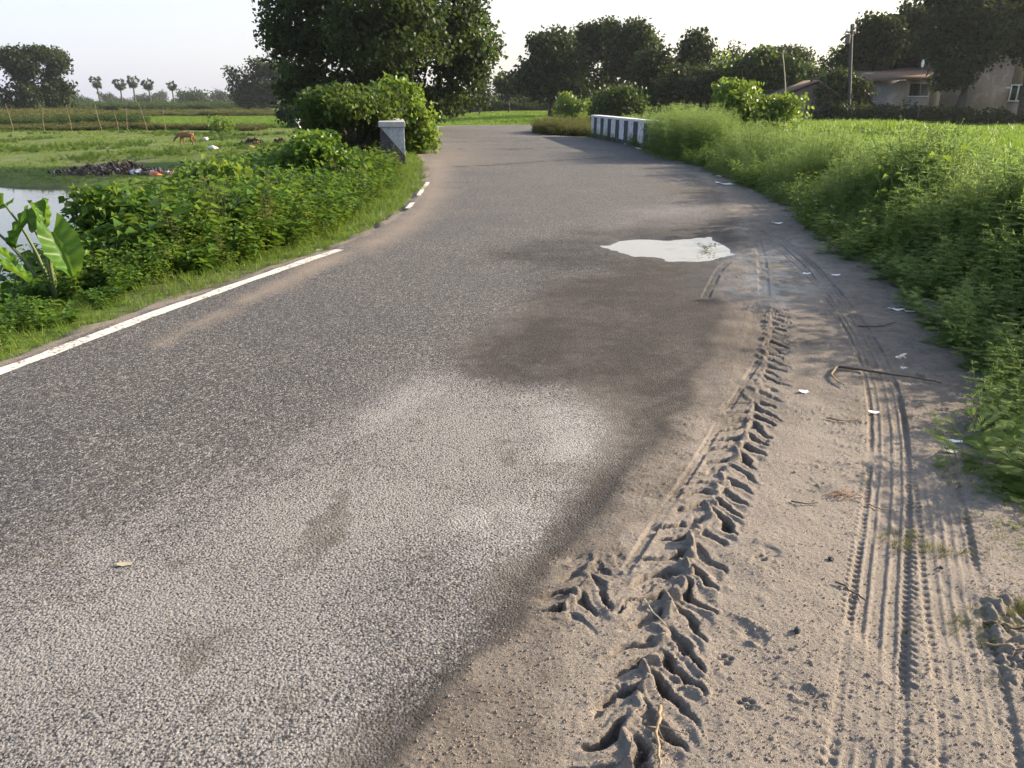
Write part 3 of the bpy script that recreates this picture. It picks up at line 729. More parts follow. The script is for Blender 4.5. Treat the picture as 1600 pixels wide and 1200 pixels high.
# ---- left verge
def kL(a, b):
    def f(x, y):
        d = xL(y)-x-(fbm(x, y, 1.3, 2, 210)-.5)*.35
        e = np.interp(y, [3, 6, 9, 14, 20, 34], [.35, .42, .55, .6, .6, .5])
        return (d > a*e) & (d < b) & inframe(x, y, .2)
    return f
x, y = pts_box(90000, -9, 0, 3.2, 34, kL(.22, 1.4)); 
keepn = rng.random(len(x)) < np.interp(y, [3, 8, 16, 34], [1, .75, .45, .3]); x, y = x[keepn], y[keepn]
o = scatter('verge_grass', TUF, onground(x, y), rng.uniform(.07, .17, len(x))*np.interp(y, [4, 12, 30], [1, 1.4, 2]), M['grass'], .4)
tag(o, 'sunlit short green grass between the white line and the left bushes', 'grass', kind='stuff')
def left_h(x, y):
    d = xL(y)-x; return (.22+.55*sst(.4, 1.5, d)+.45*sst(1.4, 4, d))*(.35+1.35*fbm(x, y, .8, 3, 211))*np.interp(x/y, [-.68, -.5, -.38], [.55, .92, 1.12])*np.where((y > 13) & (d < 3), .85, 1)
def bridgefree(x, y): return ~((y > 18.3) & (y < 22.5) & (x > -5.6))
for nm, T, mat, n, a, b, sc, lab, hf in (
    ('verge_weeds', BRO, 'broad', 2700, 1.35, 7, 1.0, 'dense broad leaved weeds covering the left bank above the pond', 1),
    ('verge_weeds', FEA_L, 'olive', 700, 1.2, 4, 1.0, 'dry olive feathery weeds scattered over the left bank', .95),
    ('verge_weeds', NAR, 'bright', 1500, .9, 5, .95, 'bright narrow leaved weeds along the front of the left bank', .85),
    ('verge_weeds', BROB, 'broad', 900, 1.2, 7, 1.0, 'large leaved creeping plants spread over the left bank', .9)):
    x, y = pts_box(int(n*3.4), -13, 0, 2.8, 34, kL(a, b)); k = bridgefree(x, y); x, y = x[k][:n], y[k][:n]
    cl = fbm(x, y, .5, 2, hash(mat) % 50) > .40 if nm and mat in ('olive', 'bright') else np.ones(len(x), bool); x, y = x[cl], y[cl]
    h = left_h(x, y)*hf
    o = scatter(nm, T, onground(x, y), np.maximum(h, .3)*sc, M[mat], .15, np.maximum(h, .22)*1.05)
    tag(o, lab, 'weeds', kind='stuff')

x, y = pts_box(26, -3.75, -2.75, 19.2, 19.75)
o = scatter('dry_stalks', FEA_L+NAR, onground(x, y), rng.uniform(.3, .5, len(x)), M['olive'], .3, rng.uniform(.4, .75, len(x)))
tag(o, 'dry stalks and weeds hanging over the foot of the left parapet end', 'weeds', kind='stuff')
# ---- far side of the road bend
def kB(x, y): return (poly_sd(x, y, ROADPOLY) > .15)
x, y = pts_box(700, .9, 5.4, 38.3, 46, kB)
o = scatter('verge_weeds', BRO+NAR+FEA_L, onground(x, y), rng.uniform(.5, 1.0, len(x)), M['olive'], .15, rng.uniform(.45, 1.0, len(x)))
tag(o, 'rough weeds on the inner corner of the bend beside the striped parapet', 'weeds', kind='stuff')
x, y = pts_box(1500, -8, -2.5, 33, 50, kB)
o = scatter('verge_grass', TUF+BRO, onground(x, y), rng.uniform(.3, .7, len(x)), M['grass'], .15)
tag(o, 'green grass and low plants under the big tree beside the far bend', 'grass', kind='stuff')
x, y = pts_box(1600, -6, 30, 55.4, 60)
o = scatter('verge_grass', TUFW, onground(x, y), rng.uniform(.3, .5, len(x)), M['grass'], .15)
tag(o, 'grass strip on the outer edge of the far bend', 'grass', kind='stuff')

# ---- rice fields
def paddy(name, x, y, h, w, lab, mat='paddy'):
    P = onground(x, y)
    o = scatter(name, TUFW, P, w, M[mat], .08, h); tag(o, lab, 'crop', kind='stuff')
def kP(x, y): return (x > xR(y)+2.3+(y > 36)*2) & inframe(x, y, .15)
x, y = pts_box(60000, 6, 66, 7, 73, kP)
kk = rng.random(len(x)) < np.interp(y, [7, 20, 72], [1, .8, .55]); x, y = x[kk], y[kk]
paddy('rice_field', x, y, rng.uniform(.5, .72, len(x)), np.interp(y, [7, 25, 72], [.28, .6, 1.3]), 'young green rice field behind the weeds in front of the brick house')
x, y = pts_box(22000, -14, 16, 58, 150, lambda x, y: np.abs(x+1) < 14+y*.0)
paddy('rice_field', x, y, rng.uniform(.5, .75, len(x)), np.interp(y, [58, 150], [1.2, 2.6]), 'bright green rice field seen straight beyond the road bend')
def kP3(x, y): return (x/y > -.47) & (x/y < -.12)
x, y = pts_box(26000, -75, -10, 104, 150, kP3)
paddy('rice_field', x, y, rng.uniform(.8, 1.1, len(x)), 2.4, 'bright rice field strip behind the cow pasture')

# ---- pasture
def kF(x, y): return (poly_sd(x, y, POND) > .9) & (poly_sd(x, y, ROADPOLY) > 6) & (x/y > -.75) & (fbm(x, y, .25, 3, 220) > .42)
x, y = pts_box(26000, -80, -5, 33, 103, kF)
o = scatter('pasture_grass', TUFW, onground(x, y), rng.uniform(.25, .6, len(x)), M['field'], .2, rng.uniform(.10, .32, len(x)))
tag(o, 'uneven grazed pasture grass around the cow and pond', 'grass', kind='stuff')
x, y = pts_box(9000, -70, -5, 31, 100, lambda x, y: (poly_sd(x, y, POND) > .4) & (x/y > -.75) & (x < xL(np.minimum(y, 36))-6) & (fbm(x, y, .16, 2, 223) > .58))
o = scatter('pasture_weeds', BRO, onground(x, y), rng.uniform(.35, .6, len(x)), M['broad'], .2, rng.uniform(.25, .5, len(x)))
tag(o, 'low leafy weeds in patches over the left pasture', 'weeds', kind='stuff')
def band(name, x0, x1, y0, y1, n, h, w, mat, lab, keep=None):
    x, y = pts_box(n, x0, x1, y0, y1, keep)
    hh = h*rng.uniform(.6, 1.15, len(x))*(.5+fbm(x, y, .12, 2, 231))
    o = scatter(name, BRO, onground(x, y), w, M[mat], .2, hh); tag(o, lab, 'crop', kind='stuff')
band('hedge_plants', -90, -44, 104, 113, 1800, 1.7, 2.0, 'tree_mid', 'dark leafy plants in a low row behind the bamboo stakes', lambda x, y: (x/y < -.455))
band('tall_grass', -90, -30, 93, 101, 1500, .9, 1.6, 'olive', 'tall dull grass bank in front of the rice strip')
band('crop_field', -130, -20, 155, 185, 3500, 1.6, 3.5, 'olive', 'dull olive crop field behind the rice strip', lambda x, y: x/y < -.2)
band('crop_field', -330, -40, 230, 300, 5000, 2.6, 6.5, 'tree_mid', 'dark green crop field on the left horizon', lambda x, y: x/y < -.3)
band('tall_grass', -150, -50, 118, 150, 1800, 2.0, 2.6, 'olive', 'tall olive reeds at the foot of the vine covered trees', lambda x, y: x/y < -.47)
band('low_scrub', -12, 26, 152, 158, 900, 2.6, 4, 'tree_mid', 'low green scrub behind the far rice field')

# ------------------------------------------------------------ trees
def crown_mesh(lobes, leaf, nleaf, seed, clump=None, drop=.25, shell=.45):
    r = np.random.default_rng(seed); lob = np.array(lobes, float)
    sub = []
    for q in lob:
        sub.append(list(q[:3])+list(q[3:]*.62))
        for _ in range(9):
            dd = r.normal(size=3); dd /= np.linalg.norm(dd); k_ = r.uniform(.28, .52)
            sub.append(list(q[:3]+dd*q[3:]*r.uniform(.55, .85))+list(q[3:]*k_*np.array([1.1, 1.1, .85])))
    lob = np.array(sub)
    vol = (lob[:, 3]*lob[:, 4]*lob[:, 5])**(2/3.); vol /= vol.sum()
    size = np.mean(lob[:, 3:]); cr = clump or leaf*2.0
    per = 42; nc = max(4, nleaf//per); ci = r.choice(len(lob), nc, p=vol)
    d = norm(r.normal(size=(nc, 3))); rad = r.random(nc)**shell
    rag = 1+.08*np.sin(d[:, 0]*5+ci)+.06*r.normal(size=nc)
    Cc = lob[ci, :3]+d*(rad*rag)[:, None]*lob[ci, 3:]
    P = np.repeat(Cc, per, 0)+np.clip(r.normal(size=(nc*per, 3)), -1.5, 1.5)*cr*np.array([1, 1, .75])
    D = norm(r.normal(size=(len(P), 3))+[0, 0, -drop])
    N_ = norm(r.normal(size=(len(P), 3))+[0, 0, .8])
    L = leaf*r.uniform(.7, 1.4, len(P))*1.15
    v = np.clip(np.repeat(r.uniform(.0, .9, nc), per)+r.normal(size=len(P))*.15, 0, 1)
    V, F, A = leaves(P, D, N_, L, L*.78, .15, .1, v)
    return V, F, A, Cc
def tree(name, loc, lobes, leaf, nleaf, mat, label, cat='tree', group=None, trunk=.2, seed=0, branches=14, base=0., forks=None, shell=.45, bare=False):
    root = empty(name, loc); V, F, A, Cc = crown_mesh(lobes, leaf, nleaf, seed, shell=shell)
    mesh_obj('crown', V, F, M[mat], root, {'var': A})
    r = np.random.default_rng(seed+1); lob = np.array(lobes); acc = Acc()
    zc = lob[:, 2].min(); top = lob[:, 2].max(); big = lob[np.argmax(lob[:, 3]*lob[:, 5])]
    for fx in (forks or [0.0]):
        tp = np.array([big[0]*.6+fx*1.6, big[1]*.5, big[2]+big[5]*.2]); t = np.linspace(0, 1, 7)[:, None]
        P = np.array([fx, 0, -.3])*(1-t)+tp*t; P[1:-1, :2] += r.normal(size=(5, 2))*trunk*.5
        acc.add(*tube(P, np.linspace(trunk, trunk*.35, 7), 7))
        sel = r.choice(len(Cc), min(branches, len(Cc)), replace=False)
        for c in sel:
            q = P[r.integers(2, 6)]; t2 = np.linspace(0, 1, 5)[:, None]; B = q*(1-t2)+Cc[c]*t2
            B[1:-1] += r.normal(size=(3, 3))*trunk*.35; B[1:-1, 2] -= 0.04*np.linalg.norm(Cc[c]-q)
            acc.add(*tube(B, np.linspace(trunk*.34, trunk*.05, 5), 5))
    acc.obj('trunk', M['bark'], root, True)
    tag(root, label, cat, group); return root
def px_lobes(blobs, Y, X0, depth=1.0):
    """crown lobes given where they appear: (px, py, rx_px, ry_px)"""
    out = []; s = Y/ F_PX*1.0
    for k, b in enumerate(blobs):
        p = AT(b[0], b[1], Y); z0 = X0[2]
        rx, rz = b[2]*s, b[3]*s; out.append((p[0]-X0[0], (b[4] if len(b) > 4 else ((k*37 % 7)/7-.5))*rx*.8*depth, p[2]-z0, rx, rx*.85*depth, rz))
    return out
def ptree(name, bx, Y, blobs, leaf, nleaf, mat, label, base=None, **k):
    p = AT(bx, 170, Y); z = TZ(p[0], Y); loc = (p[0], Y, z)
    return tree(name, loc, px_lobes(blobs, Y, loc), leaf, nleaf, mat, label, **k)

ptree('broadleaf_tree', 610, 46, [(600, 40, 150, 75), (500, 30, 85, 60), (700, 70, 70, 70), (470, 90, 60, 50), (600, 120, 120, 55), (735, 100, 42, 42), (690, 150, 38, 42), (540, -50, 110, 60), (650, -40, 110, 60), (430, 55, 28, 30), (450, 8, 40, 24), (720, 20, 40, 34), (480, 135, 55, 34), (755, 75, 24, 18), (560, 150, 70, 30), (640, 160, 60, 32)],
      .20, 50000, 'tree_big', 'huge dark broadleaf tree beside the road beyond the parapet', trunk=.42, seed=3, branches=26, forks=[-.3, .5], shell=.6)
ptree('vine_covered_tree', 30, 186, [(35, 86, 26, 12), (12, 96, 12, 13), (60, 84, 22, 10), (28, 112, 15, 20), (14, 150, 13, 20), (45, 145, 15, 26), (25, 168, 18, 12), (55, 105, 9, 14)], .55, 7800, 'tree', 'rounded vine covered tree, left half of the clump at the far left', group='vine covered trees at the far left', seed=5, trunk=.5)
ptree('vine_covered_tree', 84, 190, [(85, 94, 15, 12), (94, 106, 11, 10), (80, 128, 9, 16), (100, 140, 12, 9), (84, 158, 15, 18), (100, 158, 12, 12)], .55, 5400, 'tree', 'vine covered tree with drooping right side, right half of the far left clump', group='vine covered trees at the far left', seed=6, trunk=.5)
ptree('bamboo_clump', 400, 215, [(385, 125, 24, 20), (405, 118, 24, 22), (430, 122, 30, 24), (380, 150, 22, 20), (420, 150, 34, 22), (460, 135, 34, 30), (366, 112, 8, 6), (394, 100, 6, 6), (440, 104, 20, 10), (500, 145, 40, 24)], .55, 13500, 'tree', 'dark bushy bamboo clump left of the huge tree', cat='bamboo', seed=8, trunk=.3)
ptree('slender_tree', 749, 112, [(750, 120, 4, 14), (744, 140, 12, 5), (757, 150, 12, 5), (748, 160, 16, 6), (750, 132, 10, 4)], .3, 1350, 'tree', 'slender layered tree standing in the gap right of the huge tree', seed=9, trunk=.1)
ptree('broadleaf_tree', 795, 125, [(790, 128, 12, 9), (804, 132, 10, 10), (796, 142, 14, 9)], .35, 2250, 'tree', 'small dark tree in the gap left of the tall row', seed=10, trunk=.15)
GR = 'tall dark trees across the field beyond the bend'
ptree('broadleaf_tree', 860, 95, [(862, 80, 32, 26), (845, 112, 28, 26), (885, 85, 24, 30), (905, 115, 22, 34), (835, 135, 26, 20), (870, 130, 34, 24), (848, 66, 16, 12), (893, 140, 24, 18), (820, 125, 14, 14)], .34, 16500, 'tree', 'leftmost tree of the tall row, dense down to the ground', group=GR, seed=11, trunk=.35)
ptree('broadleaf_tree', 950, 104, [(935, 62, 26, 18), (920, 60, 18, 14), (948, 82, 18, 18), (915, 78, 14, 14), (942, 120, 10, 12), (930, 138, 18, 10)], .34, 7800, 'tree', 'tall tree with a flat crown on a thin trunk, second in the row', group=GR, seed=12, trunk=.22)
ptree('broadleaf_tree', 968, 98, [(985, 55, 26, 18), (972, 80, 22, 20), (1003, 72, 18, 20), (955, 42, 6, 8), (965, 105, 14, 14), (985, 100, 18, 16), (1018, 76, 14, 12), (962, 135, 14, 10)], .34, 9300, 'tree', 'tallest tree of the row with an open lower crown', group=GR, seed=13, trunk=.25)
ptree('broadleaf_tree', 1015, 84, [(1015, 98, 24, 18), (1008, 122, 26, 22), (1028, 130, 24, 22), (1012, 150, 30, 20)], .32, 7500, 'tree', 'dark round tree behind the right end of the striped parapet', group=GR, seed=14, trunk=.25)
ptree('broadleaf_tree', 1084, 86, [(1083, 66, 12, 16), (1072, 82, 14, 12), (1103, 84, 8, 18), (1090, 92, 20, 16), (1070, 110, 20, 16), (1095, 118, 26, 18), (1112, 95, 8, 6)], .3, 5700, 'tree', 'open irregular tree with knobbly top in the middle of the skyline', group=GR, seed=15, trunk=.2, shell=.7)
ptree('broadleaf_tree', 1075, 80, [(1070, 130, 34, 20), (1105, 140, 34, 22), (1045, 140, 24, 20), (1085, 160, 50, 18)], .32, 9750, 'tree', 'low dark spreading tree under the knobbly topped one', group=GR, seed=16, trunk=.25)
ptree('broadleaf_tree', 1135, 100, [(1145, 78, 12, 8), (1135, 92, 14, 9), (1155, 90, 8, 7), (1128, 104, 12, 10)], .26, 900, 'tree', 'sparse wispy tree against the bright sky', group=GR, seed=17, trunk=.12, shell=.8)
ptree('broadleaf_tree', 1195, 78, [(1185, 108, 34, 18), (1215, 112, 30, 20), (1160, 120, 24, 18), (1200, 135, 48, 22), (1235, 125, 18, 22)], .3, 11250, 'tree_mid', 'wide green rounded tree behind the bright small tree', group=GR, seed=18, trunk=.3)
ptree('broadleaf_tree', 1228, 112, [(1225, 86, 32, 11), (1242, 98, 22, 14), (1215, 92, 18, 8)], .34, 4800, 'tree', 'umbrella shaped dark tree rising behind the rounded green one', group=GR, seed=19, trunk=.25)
ptree('broadleaf_tree', 1262, 105, [(1262, 108, 12, 10), (1270, 125, 20, 18), (1254, 130, 14, 14)], .3, 3300, 'tree_mid', 'thin green tree above the gabled hut', group=GR, seed=20, trunk=.15)
ptree('broadleaf_tree', 1290, 74, [(1290, 130, 26, 20), (1275, 160, 24, 26), (1310, 150, 26, 32), (1335, 150, 24, 30), (1295, 175, 40, 18)], .28, 12000, 'tree', 'dark creeper covered bush mass left of the low shed', seed=21, trunk=.2)
ptree('broadleaf_tree', 1310, 84, [(1312, 85, 14, 12), (1300, 98, 16, 12), (1322, 98, 12, 16), (1308, 112, 18, 12)], .22, 1700, 'tree_mid', 'pale thin leaved tree just left of the utility pole', seed=22, trunk=.1, shell=.8)
GH = 'massive dark trees over the brick house'
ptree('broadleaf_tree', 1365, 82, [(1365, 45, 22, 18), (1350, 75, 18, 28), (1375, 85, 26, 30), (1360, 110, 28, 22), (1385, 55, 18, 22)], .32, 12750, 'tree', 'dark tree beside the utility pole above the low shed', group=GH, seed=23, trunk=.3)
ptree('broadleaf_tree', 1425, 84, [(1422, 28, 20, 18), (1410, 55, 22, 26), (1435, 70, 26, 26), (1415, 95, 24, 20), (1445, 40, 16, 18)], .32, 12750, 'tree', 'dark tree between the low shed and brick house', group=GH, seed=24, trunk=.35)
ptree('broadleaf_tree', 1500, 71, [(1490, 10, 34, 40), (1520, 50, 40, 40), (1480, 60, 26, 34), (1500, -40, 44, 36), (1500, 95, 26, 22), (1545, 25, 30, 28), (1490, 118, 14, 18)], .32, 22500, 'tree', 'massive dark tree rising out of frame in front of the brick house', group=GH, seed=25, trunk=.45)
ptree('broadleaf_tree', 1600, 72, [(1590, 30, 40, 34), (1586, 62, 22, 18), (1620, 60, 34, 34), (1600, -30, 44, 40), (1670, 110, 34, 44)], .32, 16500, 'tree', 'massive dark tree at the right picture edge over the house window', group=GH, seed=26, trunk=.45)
# hedge under house
for k, (bx, w_, t_) in enumerate(((1375, 30, 172), (1430, 32, 170), (1480, 30, 170), (1540, 34, 180), (1595, 30, 183), (1335, 28, 168))):
    ptree('hedge_bush', bx, 70+k*.2, [(bx, (t_+192)/2+2, w_, 15), (bx+12, t_+10, w_*.6, 9), (bx-14, t_+12, w_*.6, 9)], .22, 2200, 'tree', ('dark bush in front of the shed window', 'dark bush left of the house corner', 'dark bush at the house corner under the massive tree', 'low dark bush below the brick wall', 'low dark bush below the house window', 'dark bush left of the low shed')[k], cat='bush', group='hedge bushes along the far edge of the rice', seed=40+k, trunk=.06, branches=6)
# shrubs along the field beyond
ptree('round_bush', 965, 60, [(968, 158, 28, 20), (950, 165, 20, 14), (985, 165, 18, 16), (962, 175, 34, 14)], .22, 4200, 'tree_mid', 'round green bush behind the left end of the striped parapet', cat='bush', seed=50, trunk=.08)
ptree('round_bush', 895, 75, [(890, 160, 14, 10), (905, 168, 20, 10), (880, 172, 14, 8)], .2, 1800, 'bright', 'yellow green bush before the leftmost tall tree', cat='bush', seed=51, trunk=.06)
for k, (bx, py, w_) in enumerate(((700, 158, 20), (735, 165, 22), (770, 162, 20), (808, 160, 18))):
    ptree('round_bush', bx, 156, [(bx, py+4, w_, 11), (bx+10, py+8, w_*.7, 8)], .5, 1500, 'tree', ('dark bush at the right foot of the huge tree beyond the rice', 'dark bush under the slender layered tree', 'dark bush in the gap right of the slender tree', 'dark bush left of the tall tree row')[k], cat='bush', group='bushes behind the far rice field', seed=52+k, trunk=.1, branches=5)
ptree('small_tree', 1160, 30, [(1125, 98, 7, 10), (1128, 120, 10, 12), (1135, 145, 20, 12), (1165, 140, 22, 10), (1175, 165, 42, 20), (1145, 165, 32, 18), (1205, 170, 24, 16), (1230, 165, 18, 18), (1235, 180, 22, 14), (1180, 180, 50, 14)], .12, 6500, 'bright', 'bright yellow green small tree growing out of the right weeds', seed=60, trunk=.07, branches=22, shell=.8)
# bushes round the left parapet
ptree('creeper_bush', 545, 21.5, [(540, 168, 58, 17, -.5), (500, 175, 30, 22, -.2), (575, 170, 34, 18, -.1), (600, 165, 24, 18, .4), (490, 215, 22, 30, .0), (545, 200, 50, 34, 3.0), (565, 235, 42, 26, 3.2), (520, 165, 40, 18, 1.2), (560, 150, 16, 9, 0), (530, 148, 12, 8, .3)], .10, 17000, 'creeper', 'dark creeper covered bush with sunlit top left of the parapet', cat='bush', seed=61, trunk=.08, branches=18, shell=.3)
ptree('leafy_shrub', 630, 25, [(608, 152, 20, 18), (632, 168, 28, 20), (645, 190, 22, 26), (652, 215, 16, 20), (636, 150, 14, 10), (640, 232, 22, 14)], .13, 5200, 'bright', 'upright leafy shrub growing behind the parapet end', cat='shrub', seed=62, trunk=.05, branches=16, shell=.6)
ptree('leafy_shrub', 500, 15.0, [(500, 248, 36, 24), (475, 262, 30, 20), (530, 272, 34, 20), (490, 228, 22, 12), (455, 285, 30, 18)], .10, 5200, 'broad', 'leafy dark shrub on the bank in front of the creeper bush', cat='shrub', seed=63, trunk=.04, branches=14, shell=.5)
ptree('leafy_shrub', 330, 12.5, [(335, 275, 28, 16), (355, 292, 28, 18), (310, 292, 22, 14), (330, 300, 36, 18)], .085, 3600, 'bright', 'big leaved yellow green shrub on the bank below the garbage heap', cat='shrub', seed=64, trunk=.03, shell=.8)
ptree('leafy_shrub', 170, 8.3, [(165, 322, 26, 14), (150, 345, 20, 20), (195, 338, 26, 22), (175, 365, 36, 24)], .07, 2600, 'broad', 'dark leafy shrub standing against the pond water', cat='shrub', seed=65, trunk=.02, shell=.7)
ptree('leafy_shrub', 345, 88, [(345, 190, 9, 6), (350, 200, 9, 7), (343, 205, 8, 6)], .3, 500, 'bright', 'yellow green shrub standing alone in the pasture right of the cow', cat='shrub', seed=66, trunk=.06)
ptree('small_tree', 465, 82, [(462, 172, 16, 9), (475, 176, 12, 8), (452, 176, 10, 8), (468, 184, 10, 6)], .3, 2250, 'tree', 'small dark tree shading the person in white', seed=67, trunk=.07)
ptree('leafy_shrub', 1385, 7.6, [(1375, 222, 18, 8), (1400, 226, 14, 8), (1365, 232, 14, 8), (1390, 240, 20, 10)], .09, 260, 'bright', 'broad leaved shoot standing above the feathery weeds before the rice', cat='shrub', seed=68, trunk=.012, branches=10, shell=.9) if False else None

# ---- palmyra palms
def palm_mesh(seed, H):
    r = np.random.default_rng(seed); root = empty('palm_tree'); a = Acc()
    P = np.array([[0, 0, -1.5], [0, 0, 0], [.1*r.normal(), 0, H*.4], [.25*r.normal(), 0, H*.8]]); a.add(*tube(P, [.45, .42, .33, .3], 8)); a.obj('trunk', M['bark'], root, True)
    top = P[-1]; V = []; 
    out = []
    for k in range(36):
        d = norm(np.array([r.normal(), r.normal(), r.uniform(-1.0, 1.3)])); L = r.uniform(1.0, 2.4); c = top+d*L*np.array([1, 1, 1.0])+[0, 0, .8]
        s = norm(np.cross(d, r.normal(size=3))); u = np.cross(s, d); m = 11
        an = np.linspace(-1.9, 1.9, m); D = np.cos(an)[:, None]*d+np.sin(an)[:, None]*(s*.9+u*.2)
        out.append(leaves(np.repeat(c[None], m, 0), D, np.tile(u, (m, 1)), r.uniform(.75, 1.0, m)*1.2, .3, .1, .12, r.uniform(0, .6)))
        out.append(thin_stem(np.array([top+[0, 0, .3], (top+c)/2+[0, 0, .2], c]), .05))
    for k in range(26):
        d = norm(np.array([r.normal(), r.normal(), -1.2])); m = 5
        out.append(leaves(np.repeat((top+d*.5+[0, 0, .4])[None], m, 0), d+r.normal(size=(m, 3))*.4, rnd_dir(m), 1.9, .5, .1, .1, .1))
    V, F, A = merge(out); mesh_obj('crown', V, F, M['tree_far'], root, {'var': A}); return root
def copy_thing(src, loc, rz=0, sc=1.0, label=None, group=None):
    c = src.copy(); C.objects.link(c); c.location = loc; c.rotation_euler = (0, 0, rz); c.scale = (sc,)*3
    for ch in list(src.children):
        d = ch.copy(); C.objects.link(d); d.parent = c
    if label: c['label'] = label
    if group: c['group'] = group
    return c
palms = [palm_mesh(70, 11.5), palm_mesh(71, 10.5)]
PL = [(149, 118, 330, 'leftmost tall fan palm on the left horizon'), (185, 121, 335, 'second fan palm from the left, its trunk partly hidden'), (205, 117, 325, 'tallest middle fan palm close beside the second one'), (230, 121, 330, 'fourth fan palm, leaning slightly, right of the close pair'), (267, 125, 335, 'fifth fan palm standing alone at the right of the tall row'), (155, 142, 560, 'tiny far fan palm just right of the leftmost tall one'), (279, 143, 480, 'short far fan palm right of the fifth tall one'), (331, 145, 560, 'tiny round headed fan palm standing alone near the bamboo'), (243, 144, 520, 'short fan palm between the fourth and fifth tall ones'), (257, 145, 540, 'short far fan palm just left of the fifth tall one'), (320, 146, 540, 'tiny far fan palm beside the dark horizon tree')]
for k, (px, top, Y, lab) in enumerate(PL):
    p = AT(px, top, Y); src = palms[k % 2]; z0 = TZ(p[0], Y); Hh = p[2]-z0; full = (11.5 if k % 2 == 0 else 10.5)*.8+3.4
    if k < 2: o = src; o.location = (p[0], Y, z0); o.scale = (Hh/full,)*3; tag(o, lab, 'palm', 'fan palms on the left horizon')
    else: o = copy_thing(src, (p[0], Y, z0), k*1.3, Hh/full, lab)
# ---- distant horizon trees (three shapes, shared meshes)
def far_tree(seed, w_, h):
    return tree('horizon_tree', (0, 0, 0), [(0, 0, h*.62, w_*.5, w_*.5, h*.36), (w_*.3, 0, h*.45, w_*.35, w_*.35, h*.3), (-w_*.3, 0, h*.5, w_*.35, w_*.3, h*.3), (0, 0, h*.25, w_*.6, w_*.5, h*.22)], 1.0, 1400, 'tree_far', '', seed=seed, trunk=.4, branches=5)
FT = [far_tree(80, 12, 10), far_tree(81, 16, 9), far_tree(82, 9, 12)]
fspec = [(120, 500, 1.0, 'small rounded horizon tree at the right foot of the vine covered trees'), (134, 520, .8, 'broad low horizon tree just left of the leftmost tall fan palm'), (168, 500, .9, 'upright horizon tree midway between the first and second tall fan palms'),
 (176, 520, .8, 'low rounded horizon tree just left of the second tall fan palm'), (193, 530, .8, 'broad horizon tree in the narrow gap between the second and third fan palms'), (215, 520, .75, 'upright horizon tree just right of the tallest middle fan palm'), (223, 500, .9, 'rounded horizon tree just left of the fourth fan palm'),
 (238, 480, 1.1, 'broad horizon tree just right of the fourth fan palm'), (252, 510, 1.05, 'upright horizon tree left of the fifth fan palm'), (290, 470, 1.15, 'rounded horizon tree between the short palm and the darkest horizon tree'), (307, 380, 1.35, 'largest and darkest horizon tree between the palms and bamboo'), (346, 480, 1.1, 'upright horizon tree just left of the bamboo clump'),
 (358, 520, .9, 'rounded horizon tree touching the left side of the bamboo clump'), (275, 530, .7, 'low broad horizon tree at the foot of the short palm right of the fifth'), (-20, 420, 1.2, 'upright far tree behind the left vine covered tree'), (-60, 440, 1.3, 'far rounded tree out past the left picture edge'), (775, 420, .9, 'pale far tree in the gap right of the slender tree'),
 (820, 430, 1.0, 'pale far tree behind the left edge of the tall tree row'), (660, 430, 1.1, 'far rounded tree hidden behind the huge tree'), (1120, 330, 1.0, 'pale far tree behind the sparse wispy tree'), (1280, 300, 1.1, 'pale far tree behind the gabled hut'), (940, 330, .9, 'pale far tree seen under the tall flat crowned tree'), (1660, 260, 1.3, 'far tree beyond the house at the right'), (1720, 250, 1.2, 'farther tree beyond the house, last on the right')]
for k, (px, Y, s, lab) in enumerate(fspec):
    p = AT(px, 157, Y); loc = (p[0], Y, TZ(p[0], Y)); i = k % 3
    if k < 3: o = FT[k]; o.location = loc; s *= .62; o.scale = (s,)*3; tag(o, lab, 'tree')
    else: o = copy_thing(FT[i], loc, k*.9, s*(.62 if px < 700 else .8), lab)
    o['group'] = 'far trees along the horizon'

# ------------------------------------------------------------ parapets
def parapet_mat(name, stripe):
    m, nt = new_mat(name); p = objco(nt); n = noise(nt, p, 5, 5, .7); n2 = noise(nt, p, 22, 3, .7)
    white = mix(nt, maprange(nt, n, .45, .68), (.36, .38, .41), (.2, .21, .22)); black = mix(nt, n2, (.022, .024, .03), (.07, .07, .075))
    if stripe: white = mix(nt, maprange(nt, n, .45, .68), (.6, .6, .62), (.3, .3, .3))
    sx = nt.nodes.new('ShaderNodeSeparateXYZ'); nt.links.new(p, sx.inputs[0])
    if stripe:
        fr = math_(nt, 'FRACT', math_(nt, 'ADD', math_(nt, 'MULTIPLY', sx.outputs[1], 1/1.5), 0.02))
        f = math_(nt, 'LESS_THAN', fr, .46)
        f = math_(nt, 'MULTIPLY', f, math_(nt, 'LESS_THAN', sx.outputs[2], .84))
        f = math_(nt, 'MAXIMUM', f, math_(nt, 'LESS_THAN', math_(nt, 'ADD', sx.outputs[2], math_(nt, 'MULTIPLY', n2, .2)), .26))
    else:
        f = math_(nt, 'GREATER_THAN', math_(nt, 'MULTIPLY', math_(nt, 'SUBTRACT', .95, sx.outputs[2]), .85), math_(nt, 'ADD', sx.outputs[0], .30))
        f2 = math_(nt, 'GREATER_THAN', math_(nt, 'MULTIPLY', math_(nt, 'SUBTRACT', .10, sx.outputs[2]), 1.0), math_(nt, 'ADD', sx.outputs[0], .30))
        f = math_(nt, 'MULTIPLY', f, math_(nt, 'SUBTRACT', 1.0, f2))
    c = mix(nt, f, white, black); c = mix(nt, maprange(nt, n2, .58, .72), c, (.16, .15, .14))
    surface(nt, c, .8, bump(nt, n2, .5, .01), .3); return m
